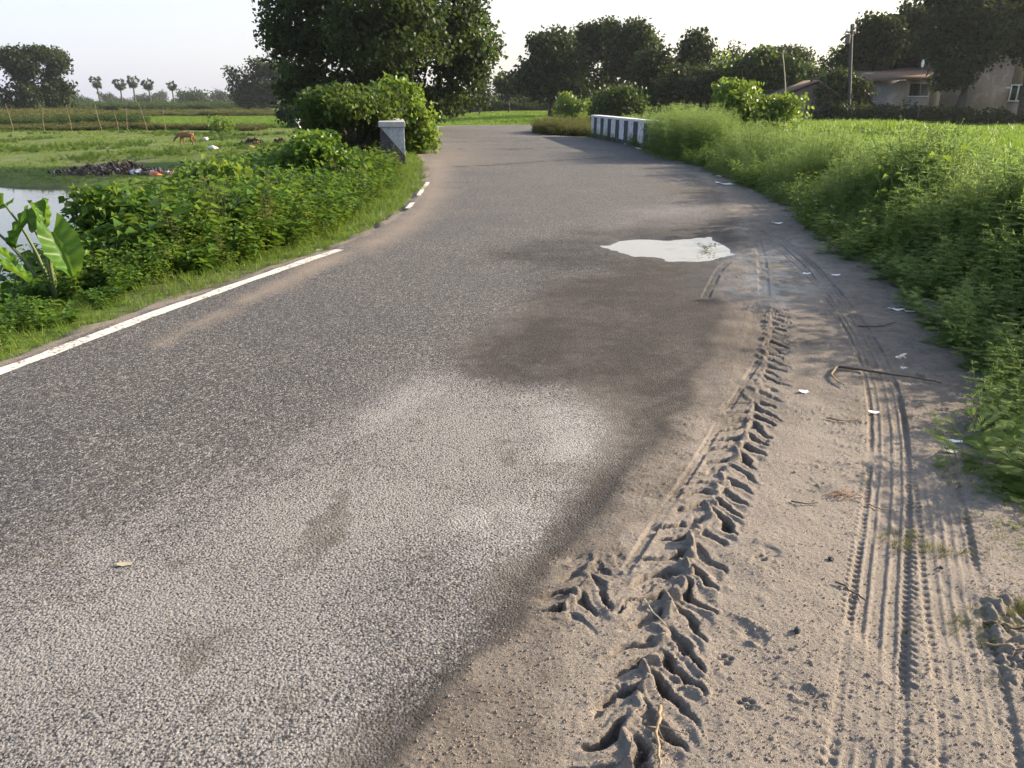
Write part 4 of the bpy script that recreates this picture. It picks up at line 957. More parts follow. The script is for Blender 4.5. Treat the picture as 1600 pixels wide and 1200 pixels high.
def bevel_box(name, size, cz, mat, parent, bev=.02, seg=2, jit=.008):
    import bmesh
    bm = bmesh.new(); bmesh.ops.create_cube(bm, size=1)
    for v in bm.verts: v.co = Vector((v.co.x*size[0], v.co.y*size[1], v.co.z*size[2]+cz))
    bmesh.ops.bevel(bm, geom=bm.edges[:], offset=bev, segments=seg, affect='EDGES', profile=.6)
    me = bpy.data.meshes.new(name); bm.to_mesh(me); bm.free(); me.materials.append(mat)
    o = bpy.data.objects.new(name, me); o.parent = parent; C.objects.link(o); return o
a0 = AT(616, 258, 20.0)
pl = empty('parapet', (a0[0]-.40, 20.0+2.6, 0), R(8.5)); MP = parapet_mat('left parapet paint', False)
bevel_box('wall', (.60, 5.2, 1.20), .33, MP, pl, .015)
bevel_box('coping', (.66, 5.28, .13), .93+.065, plain('weathered concrete coping', (.36, .36, .36), .85, .3, 9, .01), pl, .02)
tag(pl, 'left parapet end painted black and white diagonally, half buried in bushes', 'parapet')
A = np.array([4.75, 25.6]); B = np.array([3.72, 37.2]); dv = B-A; Lr = np.hypot(*dv)
pr = empty('parapet', (*(A+B)/2, 0), math.atan2(-dv[0], dv[1])); MQ = parapet_mat('right parapet stripes', True)
bevel_box('wall', (.38, Lr, 1.3), .21, MQ, pr, .015)
bevel_box('coping', (.43, Lr+.06, .07), .86+.036, plain('whitewashed coping', (.62, .62, .62), .8, .25, 6, .008), pr, .015)
tag(pr, 'long low parapet with vertical black and white stripes on the right', 'parapet')
pr.location.x += .1

# ------------------------------------------------------------ house, shed, hut
def brick_mat(name, c1, c2, mort, plaster, pf):
    m, nt = new_mat(name); p = objco(nt)
    mp = nt.nodes.new('ShaderNodeMapping'); mp.inputs['Rotation'].default_value = (R(90), 0, 0); nt.links.new(p, mp.inputs[0])
    b = nt.nodes.new('ShaderNodeTexBrick'); b.inputs['Scale'].default_value = 1.0; b.inputs['Brick Width'].default_value = .25; b.inputs['Row Height'].default_value = .085; b.inputs['Mortar Size'].default_value = .012
    b.inputs['Color1'].default_value = c1+(1,); b.inputs['Color2'].default_value = c2+(1,); b.inputs['Mortar'].default_value = mort+(1,); nt.links.new(mp.outputs[0], b.inputs[0])
    n = noise(nt, p, .8, 5, .7); c = mix(nt, maprange(nt, n, pf, pf+.1), b.outputs[0], plaster)
    surface(nt, c, .9, None, .2); return m
MB_ = brick_mat('old brick and plaster', (.23, .17, .155), (.19, .14, .13), (.27, .25, .24), (.31, .28, .27), .5)
MW_ = brick_mat('whitewashed block wall', (.30, .28, .29), (.34, .31, .31), (.2, .19, .19), (.38, .35, .35), .48)
MPL = plain('pale plaster pilaster', (.42, .36, .3), .9, .2, 3); MSL = plain('dark roof slab', (.12, .1, .09), .9, .3, 3); MTH = plain('weathered thatch and tiles', (.17, .12, .09), .95, .35, 10, .03)
MWF = plain('white painted window frame', (.7, .72, .66), .6, .1); MDK = plain('dark room interior', (.015, .017, .02), .9, .2); MGL = plain('dark window glass', (.03, .035, .04), .15, .1)
def bobj(name, c, size, mat, parent, rz=0):
    v, f = box(c, size, rz); return mesh_obj(name, v, f, mat, parent)
hz = -.75
h = empty('brick_house', (45.6, 79, hz))
def wall_with_hole(name, x0, x1, z0, z1, hx0, hx1, hz0, hz1, y, th, mat, parent):
    a = Acc()
    for (u0, u1, w0, w1) in ((x0, hx0, z0, z1), (hx1, x1, z0, z1), (hx0, hx1, z0, hz0), (hx0, hx1, hz1, z1)):
        a.add(*box(((u0+u1)/2, y+th/2, (w0+w1)/2), (u1-u0, th, w1-w0)))
    return a.obj(name, mat, parent)
wall_with_hole('wall', -4.8, 6.5, 0, 6.9, 2.25, 3.75, 2.3, 3.75, 0, .3, MB_, h)
a = Acc(); a.add(*box((-4.65, 3.3, 3.45), (.3, 6.0, 6.9))); a.add(*box((6.35, 3.3, 3.45), (.3, 6.0, 6.9))); a.add(*box((.85, 6.45, 3.45), (11.3, .3, 6.9))); a.obj('wall', MB_, h)
bobj('pilaster', (-4.9, -.06, 3.3), (.75, .5, 6.6), MPL, h)
bobj('roof', (.85, 3.1, 7.02), (12.6, 7.6, .22), MSL, h); bobj('floor_slab', (.85, 3.3, .05), (10.9, 5.9, .1), MSL, h)
wd = empty('window', (3.0, 0, 3.02)); wd.parent = h
a = Acc()
for sx in (-.71, 0, .71): a.add(*box((sx, -.03, 0), (.10, .12, 1.44)))
a.add(*box((-.355, -.03, .67), (.61, .1, .1))); a.add(*box((.355, -.03, .67), (.61, .1, .1))); a.add(*box((0, -.05, -.77), (1.7, .2, .1)))
a.obj('frame', MWF, wd); bobj('pane', (0, .12, 0), (1.48, .02, 1.42), MGL, wd)
tag(h, 'tall old brick house with a white framed window at the right edge', 'house')
s = empty('shed', (36.0, 76, hz)); wall_with_hole('wall', -3.0, 2.7, 0, 4.05, .75, 2.45, 2.7, 3.75, 0, .2, MW_, s)
a = Acc(); a.add(*box((-2.9, 2.2, 2.0), (.2, 4.0, 4.0))); a.add(*box((2.6, 2.2, 2.0), (.2, 4.0, 4.0))); a.add(*box((-.15, 4.3, 2.0), (5.7, .2, 4.0))); a.obj('wall', MW_, s)
bobj('sill', (1.6, -.05, 2.66), (1.9, .14, .08), MWF, s); bobj('shelf', (-2.6, -.2, 2.2), (.6, .3, .08), MWF, s)
a = Acc(); V = np.array([[-4.6, -1.0, 3.85], [3.3, -1.0, 4.25], [3.3, 5, 5.1], [-4.6, 5, 4.7]]); V = np.vstack([V, V+[0, 0, .22]])
a.add(V, np.array([[3, 2, 1, 0], [4, 5, 6, 7], [0, 1, 5, 4], [1, 2, 6, 5], [2, 3, 7, 6], [3, 0, 4, 7]])); a.obj('roof', MTH, s)
tag(s, 'low whitewashed shed with brown eave and dark opening beside the house', 'shed')
ht = empty('hut', (26.2, 74, hz)); a = Acc(); a.add(*box((0, 0, 1.4), (4.4, 3, 2.8))); a.obj('wall', plain('mud wall', (.2, .15, .12)), ht)
a = Acc(); V = np.array([[-3, -1.9, 2.6], [2.6, -1.9, 2.6], [.6, -1.9, 3.85], [-3, 1.9, 2.6], [2.6, 1.9, 2.6], [.6, 1.9, 3.85]])
V2 = np.vstack([V, V+[0, 0, .16]])
a.add(V2, [np.array([[0, 2, 5, 3], [2, 1, 4, 5], [6, 9, 11, 8], [8, 11, 10, 7], [0, 6, 8, 2], [2, 8, 7, 1], [3, 5, 11, 9], [5, 4, 10, 11], [0, 3, 9, 6], [1, 7, 10, 4]])]); a.obj('roof', MTH, ht)
a = Acc(); a.add(np.array([[-2.2, -1.51, 2.6], [2.2, -1.51, 2.6], [.6, -1.51, 3.7]]), np.array([[0, 1, 2]])); a.obj('gable', plain('gable board', (.16, .12, .1)), ht)
tag(ht, 'small gabled hut half hidden behind the bright small tree', 'hut')

# ------------------------------------------------------------ poles and stakes
def pole(name, Y, p0, p1, r0, r1, mat, lab, cat='pole', bend=0.0, extra=None, group=None):
    a = AT(*p0, Y); b = AT(*p1, Y); root = empty(name, a); t = np.linspace(0, 1, 8)[:, None]
    P = np.zeros(3)*(1-t)+(np.array(b)-np.array(a))*t; P[:, 0] += bend*np.sin(t[:, 0]*math.pi); P = np.vstack([[P[0]-[0, 0, .6]], P])
    v, f = tube(P, np.r_[r0, np.linspace(r0, r1, 8)], 7); mesh_obj('shaft', v, f, mat, root, smooth=True)
    if extra: extra(root, P[-1])
    tag(root, lab, cat, group); return root
def pole_top(root, top):
    v, f = box(top+[0, 0, -.6], (.9, .12, .12)); mesh_obj('crossarm', v, f, MSL, root)
    for q in (-.35, 0, .35): v, f = tube([top+[q, 0, -.54], top+[q, 0, -.32]], [.06, .04], 6); mesh_obj('insulator', v, f, MWF, root)
    v, f = tube([top+[-.22, -.15, -1.5], top+[-.22, -.15, -.8]], [.2, .2], 10); mesh_obj('junction_box', v, f, MSL, root)
pole('utility_pole', 72, (1326, 178), (1331, 38), .16, .12, plain('grey concrete pole', (.07, .065, .06)), 'leaning grey utility pole in front of the dark trees', extra=pole_top)
def lamp_top(root, top):
    v, f = tube([top+[0, 0, -.05], top+[0, 0, .25], top+[0, 0, .5]], [.07, .12, .05], 10); mesh_obj('lamp_head', v, f, MWF, root, smooth=True)
pole('lamp_post', 66, (1436, 172), (1441, 104), .016, .012, M['stone'], 'thin pale post with a white head before the shed', 'lamp post', extra=lamp_top)
def sprig(root, top):
    m = 7; V, F, A_ = leaves(np.repeat(top[None], m, 0), rnd_dir(m)+[0, 0, .4], rnd_dir(m), .22, .05); mesh_obj('tip', V, F, M['bamboo'], root, {'var': A_})
pole('bamboo_pole', 31, (1226, 190), (1223, 84), .03, .018, M['bamboo'], 'tall thin pale bamboo pole rising from the bright small tree', bend=.06, extra=sprig)
ST = [((20, 200), (8, 162)), ((68, 196), (67, 170)), ((112, 202), (103, 165)), ((159, 203), (148, 162)), ((185, 202), (179, 178)), ((199, 198), (198, 170)), ((230, 204), (216, 160)), ((258, 196), (255, 168))]
wh = ['leftmost of the eight bamboo stakes, leaning left', 'short upright bamboo stake, second from the left', 'bamboo stake leaning left below the first palm', 'tall pale bamboo stake leaning left, fourth in the row', 'short leaning stake right of the tall pale one', 'thin upright stake, sixth in the row', 'tallest leaning stake left of the cow', 'upright stake nearest the cow']
for k, (a, b) in enumerate(ST):
    zz_ = TZ(AT(a[0], 190, 90)[0], 90); Y = 90
    pole('bamboo_stake', Y, a, b, .024, .016, M['dry'], wh[k], 'stake', bend=.05*(-1)**k, group='bamboo stakes along the pasture')

# ------------------------------------------------------------ figures grown with the Skin modifier
def skinned(name, verts, edges, mat, parent, root_i=0, sub=2):
    me = bpy.data.meshes.new(name); me.from_pydata([v[:3] for v in verts], edges, []); me.materials.append(mat)
    o = bpy.data.objects.new(name, me); C.objects.link(o); o.parent = parent
    sk = o.modifiers.new('skin', 'SKIN'); lay = me.skin_vertices[0] if me.skin_vertices else None
    if lay is None:
        bpy.context.view_layer.objects.active = o; lay = me.skin_vertices[0]
    for i, v in enumerate(verts):
        rr = v[3] if isinstance(v[3], tuple) else (v[3], v[3]); lay.data[i].radius = rr; lay.data[i].use_root = (i == root_i)
    sk.use_smooth_shade = True; o.modifiers.new('sub', 'SUBSURF').levels = sub; o.modifiers['sub'].render_levels = sub
    return o
cx0, cy0 = AT(294, 226, 60)[0], 60.0
cow = empty('cow', (cx0, cy0, TZ(cx0, cy0)), R(-8)); cow.scale = (.84,)*3
MC = plain('reddish brown hide', (.24, .10, .05), .8, .35, 3)
V_ = [(0.0, 0, .92, .25), (-.35, 0, .93, .27), (.38, 0, .98, .22), (-.62, 0, .95, .20), (-.85, 0, .86, .13), (-1.05, 0, .70, .11), (-1.22, 0, .50, .10), (-1.36, 0, .33, .06),
      (.55, 0, .95, .13), (.62, .02, .75, .025), (.66, .02, .42, .02), (.65, .02, .3, .035)]
E_ = [(0, 1), (0, 2), (1, 3), (3, 4), (4, 5), (5, 6), (6, 7), (2, 8), (8, 9), (9, 10), (10, 11)]
for sx, x0, b0 in ((-1, -.52, 1), (1, .42, 2)):
    for sy in (-1, 1):
        n = len(V_); off = .10*sy*(1 if sx < 0 else -1)
        if sx < 0: J = [(x0, .14*sy, .72, .12), (x0+off*.6, .15*sy, .44, .06), (x0+off, .15*sy, .2, .042), (x0+off, .15*sy, .04, .055)]
        else: J = [(x0+.02, .14*sy, .74, .14), (x0-.10+off, .15*sy, .52, .08), (x0+.08+off, .15*sy, .36, .05), (x0+.04+off, .15*sy, .04, .055)]
        V_ += J; E_ += [(b0, n), (n, n+1), (n+1, n+2), (n+2, n+3)]
skinned('body', V_, E_, MC, cow)
for sy in (-1, 1):
    v, f = tube([(-1.16, .07*sy, .62), (-1.12, .16*sy, .70), (-1.16, .19*sy, .80)], [.025, .018, .006], 6); mesh_obj('horn', v, f, MPL, cow, smooth=True)
    v, f, _ = leaves(np.array([[-1.10, .09*sy, .60]]), np.array([[.2, 1.0*sy, -.1]]), np.array([[0, 0, 1.0]]), .17, .10); mesh_obj('ear', v, f, MC, cow)
tag(cow, 'reddish brown cow grazing with its head down to the left in the pasture', 'cow')

pxp = AT(467, 207, 78); pe = empty('person', (pxp[0], 78, TZ(pxp[0], 78)), R(20)); MSK = plain('brown skin', (.2, .11, .07))
V_ = [(0, 0, .88, .13), (0, 0, 1.12, .13), (0, 0, 1.36, .16), (0, 0, 1.47, .06), (0, 0, 1.6, .095), (0, 0, 1.7, .07), (-.2, 0, 1.36, .055), (-.27, -.03, 1.1, .042), (-.22, -.16, .92, .035), (-.2, -.22, .86, .03),
      (.2, 0, 1.36, .055), (.27, -.02, 1.1, .042), (.26, -.1, .88, .035), (.25, -.12, .8, .03), (-.1, 0, .8, .09), (-.11, -.02, .46, .06), (-.11, 0, .1, .042), (-.12, -.14, .04, .035), (.1, 0, .8, .09), (.12, .02, .46, .06), (.12, .06, .1, .042), (.13, -.08, .04, .035)]
E_ = [(0, 1), (1, 2), (2, 3), (3, 4), (4, 5), (2, 6), (6, 7), (7, 8), (8, 9), (2, 10), (10, 11), (11, 12), (12, 13), (0, 14), (14, 15), (15, 16), (16, 17), (0, 18), (18, 19), (19, 20), (20, 21)]
skinned('body', V_, E_, MSK, pe)
MWC = plain('white cotton cloth', (.75, .74, .72), .8, .08)
def lathe(prof, n=16, sy=.72):
    a = np.linspace(0, 2*math.pi, n, endpoint=False); V = np.array([[r*math.cos(t), r*sy*math.sin(t), z] for r, z in prof for t in a])
    F = [[i*n+j, i*n+(j+1) % n, (i+1)*n+(j+1) % n, (i+1)*n+j] for i in range(len(prof)-1) for j in range(n)]; return V, np.array(F)
v, f = lathe([(.22, .98), (.2, 1.05), (.2, 1.2), (.225, 1.38), (.16, 1.46), (.07, 1.49)]); mesh_obj('shirt', v, f, MWC, pe, smooth=True)
v, f = lathe([(.24, .28), (.23, .5), (.2, .8), (.19, .9)]); mesh_obj('lower_cloth', v, f, MWC, pe, smooth=True)
v, f = lathe([(.11, 1.6), (.115, 1.68), (.08, 1.76), (.01, 1.79)], 12, 1.0); mesh_obj('hair', v, f, MDK, pe, smooth=True)
tag(pe, 'person in white clothes standing under the small dark tree', 'person')

# ------------------------------------------------------------ garbage heaps
def heap(px0, px1, py0, py1, Y, hgt, n, lab, cat='heap', bits=(), mat=None, seed=0, zg=None):
    r = np.random.default_rng(seed); a0 = AT(px0, (py0+py1)/2, Y)[0]; a1 = AT(px1, (py0+py1)/2, Y)[0]
    L = (a1-a0)/2; W = L*.32; xc = (a0+a1)/2; z = TZ(xc, Y) if zg is None else zg; root = empty('garbage_heap' if bits else 'brush_heap', (xc, Y, z))
    u = np.linspace(-1.1, 1.1, 60); v = np.linspace(-1.1, 1.1, 26); U, W_ = np.meshgrid(u, v); rr = np.sqrt(U**2+W_**2)
    Hh = hgt*sst(1.05, .1, rr)*(.35+1.1*fbm(U*L, W_*W, 1.6, 4, seed))-.08
    V = np.stack([U*L, W_*W, Hh], -1).reshape(-1, 3)
    mesh_obj('mound', V, grid_faces(26, 60), mat or plain('dark refuse soil', (.075, .052, .035), .95, .6, 6, .05), root, smooth=False)
    t = r.uniform(0, 6.28, n); q = np.sqrt(r.random(n))*.95; x = np.cos(t)*q; y = np.sin(t)*q
    zz = hgt*sst(1.05, .1, q)*(.35+1.1*fbm(x*L, y*W, 1.6, 4, seed))-.06
    Vt, Ft, At = leaves(np.stack([x*L, y*W, zz], 1), rnd_dir(n)+[0, 0, .3], rnd_dir(n), r.uniform(.08, .3, n), r.uniform(.05, .2, n), .3)
    mt, nt2 = new_mat('mixed scraps '+str(seed)); cc = ramp(nt2, attr(nt2, 'var'), [(0, (.04, .03, .025)), (.35, (.14, .1, .07)), (.55, (.3, .24, .18)), (.86, (.5, .5, .5)), (.91, (.10, .12, .2)), (.94, (.45, .2, .12)), (.97, (.6, .6, .62))] if bits else [(0, (.05, .035, .025)), (.6, (.2, .12, .08)), (.9, (.4, .3, .22))], 'CONSTANT')
    surface(nt2, cc, .7, None, .3)
    o = mesh_obj('scraps', Vt, Ft, mt, root, {'var': At}); o['kind'] = 'stuff'
    tag(root, lab, cat); return root, hgt
heap(75, 290, 268, 288, 38.0, .42, 1500, 'long dark garbage heap with white and orange scraps by the pond', 'garbage heap', bits=(1,), seed=101)
heap(365, 425, 224, 238, 57, .5, 500, 'dark heap of dry brush in the pasture right of the cow', 'brush heap', seed=102)
heap(425, 452, 228, 236, 58, .3, 160, 'smaller brush pile right of the dark heap', 'brush heap', seed=104)
heap(385, 432, 262, 282, 30, .6, 420, 'reddish brown pile of dry refuse above the concrete slab', 'garbage heap', seed=103)
def bag(px, py, Y, s, col, lab, seed, zup=.0):
    r = np.random.default_rng(seed); x = AT(px, py, Y)[0]; z = AT(px, py, Y)[2]
    n, m = 14, 9; V = []
    for i in range(m):
        ph = math.pi*i/(m-1)
        for j in range(n):
            th = 2*math.pi*j/n; k = 1+.28*r.normal()*math.sin(ph)
            V.append((math.sin(ph)*math.cos(th)*s*k, math.sin(ph)*math.sin(th)*s*.8*k, math.cos(ph)*s*.6*k))
    F = [[i*n+j, i*n+(j+1) % n, (i+1)*n+(j+1) % n, (i+1)*n+j] for i in range(m-1) for j in range(n)]
    o = mesh_obj('plastic_bag', np.array(V), np.array(F), plain('crumpled plastic '+str(seed), col, .4, .2, 10)); o.location = (x, Y, max(z, TZ(x, Y)+s*.3)+zup)
    tag(o, lab, 'bag'); return o
bag(213, 274, 37.4, .28, (.62, .65, .75), 'crumpled pale blue white bag on the middle of the garbage heap', 1)
bag(243, 280, 37.0, .22, (.75, .25, .12), 'orange bag at the front of the garbage heap', 2)
bag(238, 272, 37.6, .24, (.7, .62, .62), 'pinkish white bag just above the orange one', 3)
bag(262, 270, 37.8, .14, (.75, .75, .75), 'small white bag near the right end of the garbage heap', 4)
bag(333, 237, 52, .26, (.7, .72, .74), 'white bag lying on the pasture between cow and brush heap', 5)
bag(321, 217, 66, .22, (.6, .62, .6), 'pale bag lying behind the white one right of the cow', 6)
bag(393, 240, 50, .28, (.30, .27, .07), 'yellowish bundle in front of the brush heap', 7)
sx_, sy_ = AT(418, 286, 26)[0], 26.; v, f = box((0, 0, 0), (1.2, .5, .14)); sl = mesh_obj('concrete_slab', v, f, plain('pale concrete', (.45, .47, .5), .8, .15, 8)); sl.location = AT(418, 286, 26); sl.rotation_euler = (R(8), R(-6), R(10)); tag(sl, 'pale concrete slab showing through the bank plants', 'slab')

# ------------------------------------------------------------ elephant ear plants
def taro_leaf(L, W, cup=.25, droop=.3):
    """heart shaped blade with a midrib and waved edge, attached at the notch"""
    nu, nv = 49, 25; V = []
    for i in range(nu):
        t = i/(nu-1)
        for j in range(nv):
            s = 2*j/(nv-1)-1
            w_ = W*.5*(math.sin(math.pi*min(1, t*.93+.12))**.75)*(1-.25*t)
            back = -.28*L*abs(s)**1.3*(1-t)**3
            x = t*L+back; y = s*w_
            z = cup*W*abs(s)**1.2-droop*L*t*t+.020*math.sin(t*26)*abs(s)*L/.5-.015*(abs(s) < .12)
            V.append((x, y, z))
    V = np.array(V); tt = np.repeat(np.linspace(0, 1, nu), nv); ss = np.abs(np.tile(np.linspace(-1, 1, nv), nu))
    vein = np.maximum(sst(.16, .02, ss), sst(.55, 1.0, np.cos((tt*1.0-ss*.22)*2*math.pi*6.5)))
    return V, grid_faces(nu, nv), vein
def taro(loc, specs, lab):
    root = empty('elephant_ear_plant', loc)
    for (az, hgt, lean, L, W, pitch, roll, hue) in specs:
        d = np.array([math.cos(az), math.sin(az), 0]); top = np.array([0, 0, hgt])+d*lean
        t = np.linspace(0, 1, 7)[:, None]; P = np.array([0, 0, -.1])*(1-t)+top*t+np.array([0, 0, .08])*np.sin(t*math.pi)-d*.05*np.sin(t*math.pi)
        v, f = tube(P, np.linspace(.018, .008, 7), 6); st = mesh_obj('stalk', v, f, M['stem'], root, smooth=True)
        V, F, vein = taro_leaf(L*.72, W*.74)
        Mx = Matrix.Translation(Vector(top)) @ Matrix.Rotation(az, 4, 'Z') @ Matrix.Rotation(pitch, 4, 'Y') @ Matrix.Rotation(roll, 4, 'X')
        V = np.array([Mx @ Vector(p) for p in V]); o = mesh_obj('leaf', V, F, M['taro'], root, {'var': hue*.55+vein*.5}, smooth=True)
    tag(root, lab, 'plant'); return root
b = AT(78, 412, 6.6); zt = TZ(b[0], 6.6)
taro((b[0], 6.6, zt), [(R(-25), b[2]-zt+.28, .12, .62, .46, R(62), R(20), .7), (R(95), b[2]-zt+.32, .02, .34, .34, R(-72), R(-10), .8), (R(120), b[2]-zt+.34, -.12, .30, .12, R(-80), R(60), .9), (R(190), b[2]-zt+.38, .10, .40, .36, R(40), R(-15), .1), (R(170), b[2]-zt+.50, .32, .34, .30, R(20), R(25), .4), (R(185), b[2]-zt+.46, .55, .42, .32, R(30), R(-20), .2)], 'elephant ear plant with huge upright lit leaves in front of the pond')
b = AT(-18, 470, 4.9); zt = TZ(b[0], 4.9)
taro((b[0], 4.9, zt), [(R(10), b[2]-zt+.34, .10, .22, .18, R(25), R(-25), .8), (R(-40), b[2]-zt+.20, .10, .25, .16, R(50), R(25), .9), (R(40), b[2]-zt+.22, .12, .3, .22, R(30), R(10), .5)], 'elephant ear plant cut by the left picture edge')

# individual plants in front
fx, fy = 2.42, 3.05
def plant_obj(name, T, x, y, s, hs, mat, lab, cat='weed', rz=0., tilt=0.):
    v, f, a_ = T; o = mesh_obj(name, v, f, M[mat], attrs={'var': a_}); o.location = (x, y, TZ(x, y)-.01); o.scale = (s, s, hs); o.rotation_euler = (0, tilt, rz); tag(o, lab, cat); return o
plant_obj('lacy_weed', FEAG[0], 2.25, 3.22, .5, .36, 'weed', 'low lacy weed spilling onto the dirt above the two paper scraps', rz=.4, tilt=-.5)
plant_obj('lacy_weed', feathery(7, 10, 9, 91, False, .34, .07), 2.42, 2.98, .5, .42, 'weed', 'bushy lacy weed at the right edge, nearest the camera', rz=2.0)
plant_obj('lacy_weed', feathery(5, 6, 9, 92, False, .4, .07), 2.12, 2.80, .32, .12, 'weed', 'flat pale lacy weed lying on the soil below the bushy one', rz=1.0)
plant_obj('lacy_weed', feathery(7, 10, 9, 93, False, .32, .07), 2.72, 3.3, .62, .6, 'weed', 'taller lacy weed behind the bushy one at the right edge', rz=3.0)
plant_obj('leafy_shoot', broad(4, 5, 94, .16, .5, .35), 4.8, 8.7, .9, 1.35, 'bright', 'broad leaved shoot standing above the weeds against the rice', 'plant')
plant_obj('leafy_shoot', broad(3, 5, 95, .16, .5, .35), 4.35, 8.9, .8, 1.2, 'bright', 'smaller broad leaved shoot left of the tall one above the weeds', 'plant')
# sprig standing in the puddle
v, f, a_ = broad(3, 5, 96, .22, .5, .8); o = mesh_obj('weed_sprig', v, f, M['olive'], attrs={'var': a_}); p = G(1100, 388); o.location = (*p, -.01); o.scale = (.26, .26, .13); o.rotation_euler = (0, 0, 1.); tag(o, 'small green weed sprig lying in the bright puddle', 'weed')

# ------------------------------------------------------------ litter, sticks and stones on the shoulder
tree_h = lambda x, y: float(Z[np.argmin(np.abs(ys-y)), np.argmin(np.abs(X[np.argmin(np.abs(ys-y))]-x))])
def scrap(px, py, L, W, rz, lab, mat='white_trash', curl=.25, name='paper_scrap', cat='litter'):
    x, y = G(px, py); nx, ny = 7, 5; U, W_ = np.meshgrid(np.linspace(-.5, .5, nx), np.linspace(-.5, .5, ny))
    r = np.random.default_rng(int(px)); zed = curl*L*(U**2)+r.normal(size=U.shape)*L*.02
    V = np.stack([U*L*(1+.1*np.sin(W_*7)), W_*W*(1+.2*np.cos(U*8)), zed], -1).reshape(-1, 3)
    V = np.vstack([V, V-[0, 0, .0012]]); F = grid_faces(ny, nx); F = np.vstack([F, F[:, ::-1]+nx*ny])
    o = mesh_obj(name, V, F, M[mat]); o.location = (x, y, tree_h(x, y)+.006); o.rotation_euler = (.08, .05, rz); tag(o, lab, cat); return o
scrap(1255, 619, .050, .035, .1, 'small square white scrap on the mud beside the tyre ruts')
scrap(1365, 648, .055, .025, -.1, 'small white scrap in the car tyre track below the long stick')
scrap(1488, 696, .075, .025, -.3, 'upper of two white scraps lying beside the lacy weed')
scrap(1483, 712, .055, .025, -.5, 'lower of two white scraps lying beside the lacy weed')
scrap(1400, 487, .12, .035, -.15, 'white scrap near the weeds above the wet patch, left of a pair')
scrap(1421, 491, .08, .03, 0, 'white scrap near the weeds above the wet patch, right of a pair')
scrap(1134, 288, .40, .12, -.3, 'crumpled white plastic strip by the foot of the right weeds', curl=.15)
scrap(1122, 276, .16, .12, .6, 'small white plastic knot above the crumpled strip')
scrap(986, 226, .5, .28, .4, 'white paper at the end of the painted line by the striped parapet', curl=.1)
scrap(1215, 352, .14, .05, .2, 'white fleck on the damp dirt right of the puddle')
scrap(1257, 429, .11, .04, .0, 'pale scrap on the wet dirt below the puddle')
scrap(1305, 433, .09, .03, .2, 'tiny pale scrap on the curved tyre tracks')
scrap(505, 386, .16, .09, .1, 'pale flat stone chip on the verge just above the white line', 'stone', .05, 'stone_chip', 'stone')
scrap(195, 884, .05, .02, .2, 'pale yellow chip on the near left asphalt', 'bamboo', .1, 'wood_chip', 'chip')
def stick(pts, r0, r1, mat, lab, lift=.004, name='stick', twigs=0, seed=0):
    r = np.random.default_rng(seed); P = smooth_path(GP(pts), 14); z = np.array([tree_h(*p) for p in P]); z = np.maximum(z, np.interp(np.arange(14), [0, 13], [z[0], z[-1]]))+lift+r0
    P3 = np.column_stack([P+r.normal(size=P.shape)*r0*.5, z]); a = Acc(); a.add(*tube(P3, np.linspace(r0, r1, 14), 6))
    for k in range(twigs):
        q = P3[r.integers(2, 11)]; d = r.normal(size=3)*[1, 1, .3]; a.add(*tube([q, q+d*.02, q+d*.045], [r0*.6, r0*.4, r0*.2], 4))
    o = a.obj(name, M[mat], smooth=True); tag(o, lab, 'stick'); return o
stick([(1308, 581), (1360, 588), (1420, 597), (1470, 607)], .009, .004, 'drydark', 'long thin dark stick lying across the dirt to the weeds', .006, twigs=3)
stick([(1308, 580), (1299, 588), (1302, 602), (1318, 610)], .009, .003, 'dry', 'short hooked pale stick at the left end of the long dark one')
stick([(1005, 944), (1022, 966), (1040, 985)], .0028, .002, 'bamboo', 'thin pale straw lying across the deep tyre ruts')
stick([(1030, 1115), (1027, 1150), (1030, 1210)], .006, .003, 'dry', 'splintered brown stick at the bottom edge of the photo', twigs=4)
stick([(1235, 790), (1255, 796), (1278, 793)], .0035, .002, 'drydark', 'short curved dark twig left of the dry root tangle')
stick([(1303, 918), (1330, 930), (1352, 942)], .0035, .003, 'drydark', 'short dark twig pressed beside the straight car track')
stick([(1355, 792), (1376, 800), (1397, 801)], .003, .002, 'dry', 'short twig lying over the upper car track')
stick([(1290, 660), (1320, 667), (1345, 662)], .004, .002, 'dry', 'forked twig on the dirt above the dry root tangle', twigs=5, seed=4)
stick([(1340, 512), (1370, 516), (1400, 508)], .006, .003, 'drydark', 'dark twig left of the wet patch near the weeds')
stick([(1535, 975), (1570, 984), (1620, 990)], .006, .004, 'drydark', 'dark twig on the churned soil at the right edge')
stick([(1540, 1010), (1580, 1025), (1610, 1030)], .004, .002, 'dry', 'brown twig below the dark one at the right edge')
stick([(1290, 460), (1330, 486), (1360, 470)], .006, .003, 'drydark', 'bent dark twig beside the curved tyre track', seed=6) if False else None
a = Acc(); x0, y0 = G(1322, 782); z0 = tree_h(x0, y0); r = np.random.default_rng(5)
for k in range(16):
    an = r.uniform(-.5, .9)+(k % 2)*math.pi; L = r.uniform(.02, .075); d = np.array([math.cos(an), math.sin(an), 0]); q = np.array([x0, y0, z0+.006])+r.normal(size=3)*[.025, .02, .003]
    a.add(*tube([q, q+d*L*.5+[0, .008, .006], q+d*L+[0, 0, -.002]], [.0022, .0018, .0008], 5))
o = a.obj('root_tangle', plain('reddish dry root', (.27, .15, .09), .85, .3, 30), smooth=True); tag(o, 'tangle of reddish dry roots on the dirt beside the car track', 'roots')
